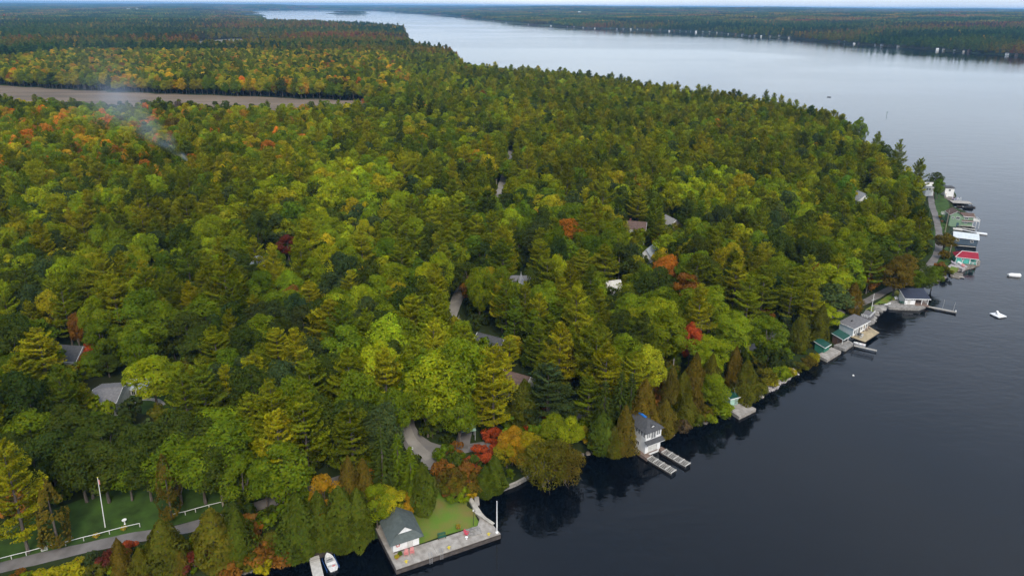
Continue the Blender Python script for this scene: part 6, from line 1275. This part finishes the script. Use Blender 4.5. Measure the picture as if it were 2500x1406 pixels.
for i, (x, y, s, l) in enumerate(((1414,42,3.0,"large white barn in a clearing above the far shore"),(1470,33,2.6,"white barn building by the distant far-shore fields"),(1090,27.5,2.4,"tiny white farm building on the distant hills beyond the lake"),(1705,26,3.0,"white farm shed on the far hills behind the lake"),(1958,28.5,3.0,"white farm shed among the far hill fields"),(2130,27.5,4.0,"long white farm building high on the far hills"),(2278,30,2.6,"white farmhouse near the far ridge"),
  (2350,44,2.2,"white house above the far shore woods"),(2372,52,2.2,"white house in the far woods, lower of a loose row"),(2386,50,2.4,"white house in the far woods, in the middle of a loose row"),(2418,49.5,2.0,"white house in the far woods at the end of a loose row"),(1836,43,2.4,"white barn with green fields on the far shore"),(315,32,2.6,"white farm building far off beyond the wooded plain"),(337,32,2.2,"small white farm building beside another beyond the wooded plain"),(915,128,1.0,"white house beside the golden trees at the near woods' lake edge"),(505,14,4,"white building on the distant ridge"))):
    far_house(x, y, s, l, None, WHITE, ROOFW, z=14.0 if x < 500 or y > 100 else 10.0)
c = frame(2062, 104, 0, .3, "sail_boat", "white sail boat close to the far shore", "sail boat"); MB().prism([(-4, -1.1), (3, -1.2), (5, 0), (3, 1.2), (-4, 1.1)], -.4, 1.0).build("hull", HULL, c); MB().tube([(.5, 0, 1), (.5, 0, 11)], .1, 5).build("mast", GREY, c); MB().slab([(.3, 0, 2), (-3.6, .4, 2), (.3, 0, 10.5)], .05).build("sail", WHITE, c); MB().slab([(.8, 0, 2), (4.4, .3, 1.6), (.7, 0, 9)], .05).build("jib", WHITE, c)

# ------------------------------------------------------------------ chimney smoke drifting over the woods
def plume(S0, S1, R0, R1, k, label):
    sm, t, o = nm("smoke"); L = t.links.new; pvv = t.nodes.new('ShaderNodeVolumePrincipled'); pvv.inputs['Color'].default_value = (.62, .76, .94, 1); SL = (S1 - S0).length
    def mth(op, a=None, b=None, clamp=False):
        n = t.nodes.new('ShaderNodeMath'); n.operation = op; n.use_clamp = clamp
        for i, v in enumerate((a, b)):
            if v is None: continue
            if isinstance(v, (int, float)): n.inputs[i].default_value = v
            else: L(v, n.inputs[i])
        return n.outputs[0]
    tc = t.nodes.new('ShaderNodeTexCoord'); sx = t.nodes.new('ShaderNodeSeparateXYZ'); L(tc.outputs['Object'], sx.inputs[0])
    ns = N(t, 'ShaderNodeTexNoise'); ns.inputs['Scale'].default_value = .07; ns.inputs['Detail'].default_value = 4; ns.inputs['Distortion'].default_value = .6; L(tc.outputs['Object'], ns.inputs['Vector'])
    fx = mth('DIVIDE', sx.outputs[0], SL); R_x = mth('MULTIPLY_ADD', fx, R1 - R0); R_x.node.inputs[2].default_value = R0
    rr_ = mth('SQRT', mth('ADD', mth('MULTIPLY', sx.outputs[1], sx.outputs[1]), mth('MULTIPLY', sx.outputs[2], sx.outputs[2])))
    fall = mth('SUBTRACT', 1.0, mth('DIVIDE', rr_, R_x), True); wisp = mth('MULTIPLY', mth('SUBTRACT', ns.outputs[0], .38, True), 4.0, True); fade = mth('MULTIPLY', mth('SUBTRACT', 1.04, fx, True), mth('MULTIPLY', mth('ADD', fx, .04), 7.0, True))
    thin = mth('DIVIDE', k, R_x); L(mth('MULTIPLY', mth('MULTIPLY', fall, wisp), mth('MULTIPLY', fade, thin)), pvv.inputs['Density']); L(pvv.outputs[0], o.inputs['Volume'])
    mb = MB(); mb.tube([(0, 0, 0), (SL*.5, 0, 0), (SL, 0, 0)], [R0 * 1.03, (R0 + R1) * .515, R1 * 1.03], 14); so = mb.build("smoke", sm, smooth=True, loc=S0); so.rotation_euler = (S1 - S0).to_track_quat('X', 'Z').to_euler(); tag(so, label, None, None, "stuff")
V3 = lambda x, y, z: Vector((*U(x, y, z), z))
plume(V3(458, 393, 24), V3(395, 335, 36), .8, 6.0, 1.1, "blue wood smoke rising from a chimney among the trees")
plume(V3(418, 352, 32), V3(280, 250, 58), 4.0, 12.0, .36, "thin blue smoke spreading over the tree tops towards the field")
plume(V3(300, 262, 55), V3(215, 135, 88), 9.0, 20.0, .09, "faint veil of smoke drifting beyond the ploughed field")

# ------------------------------------------------------------------ haze
hz, t, o = nm("haze"); pv = t.nodes.new('ShaderNodeVolumePrincipled'); pv.inputs['Color'].default_value = (.25, .55, .95, 1); pv.inputs['Density'].default_value = 5.4e-5; pv.inputs['Anisotropy'].default_value = .0
t.links.new(pv.outputs[0], o.inputs['Volume'])
mb = MB(); mb.box(-31000, -700, -6, 31000, 34500, 128); haze = mb.build("haze", hz); tag(haze, "thin blue haze over the lake and woods", None, None, "stuff")
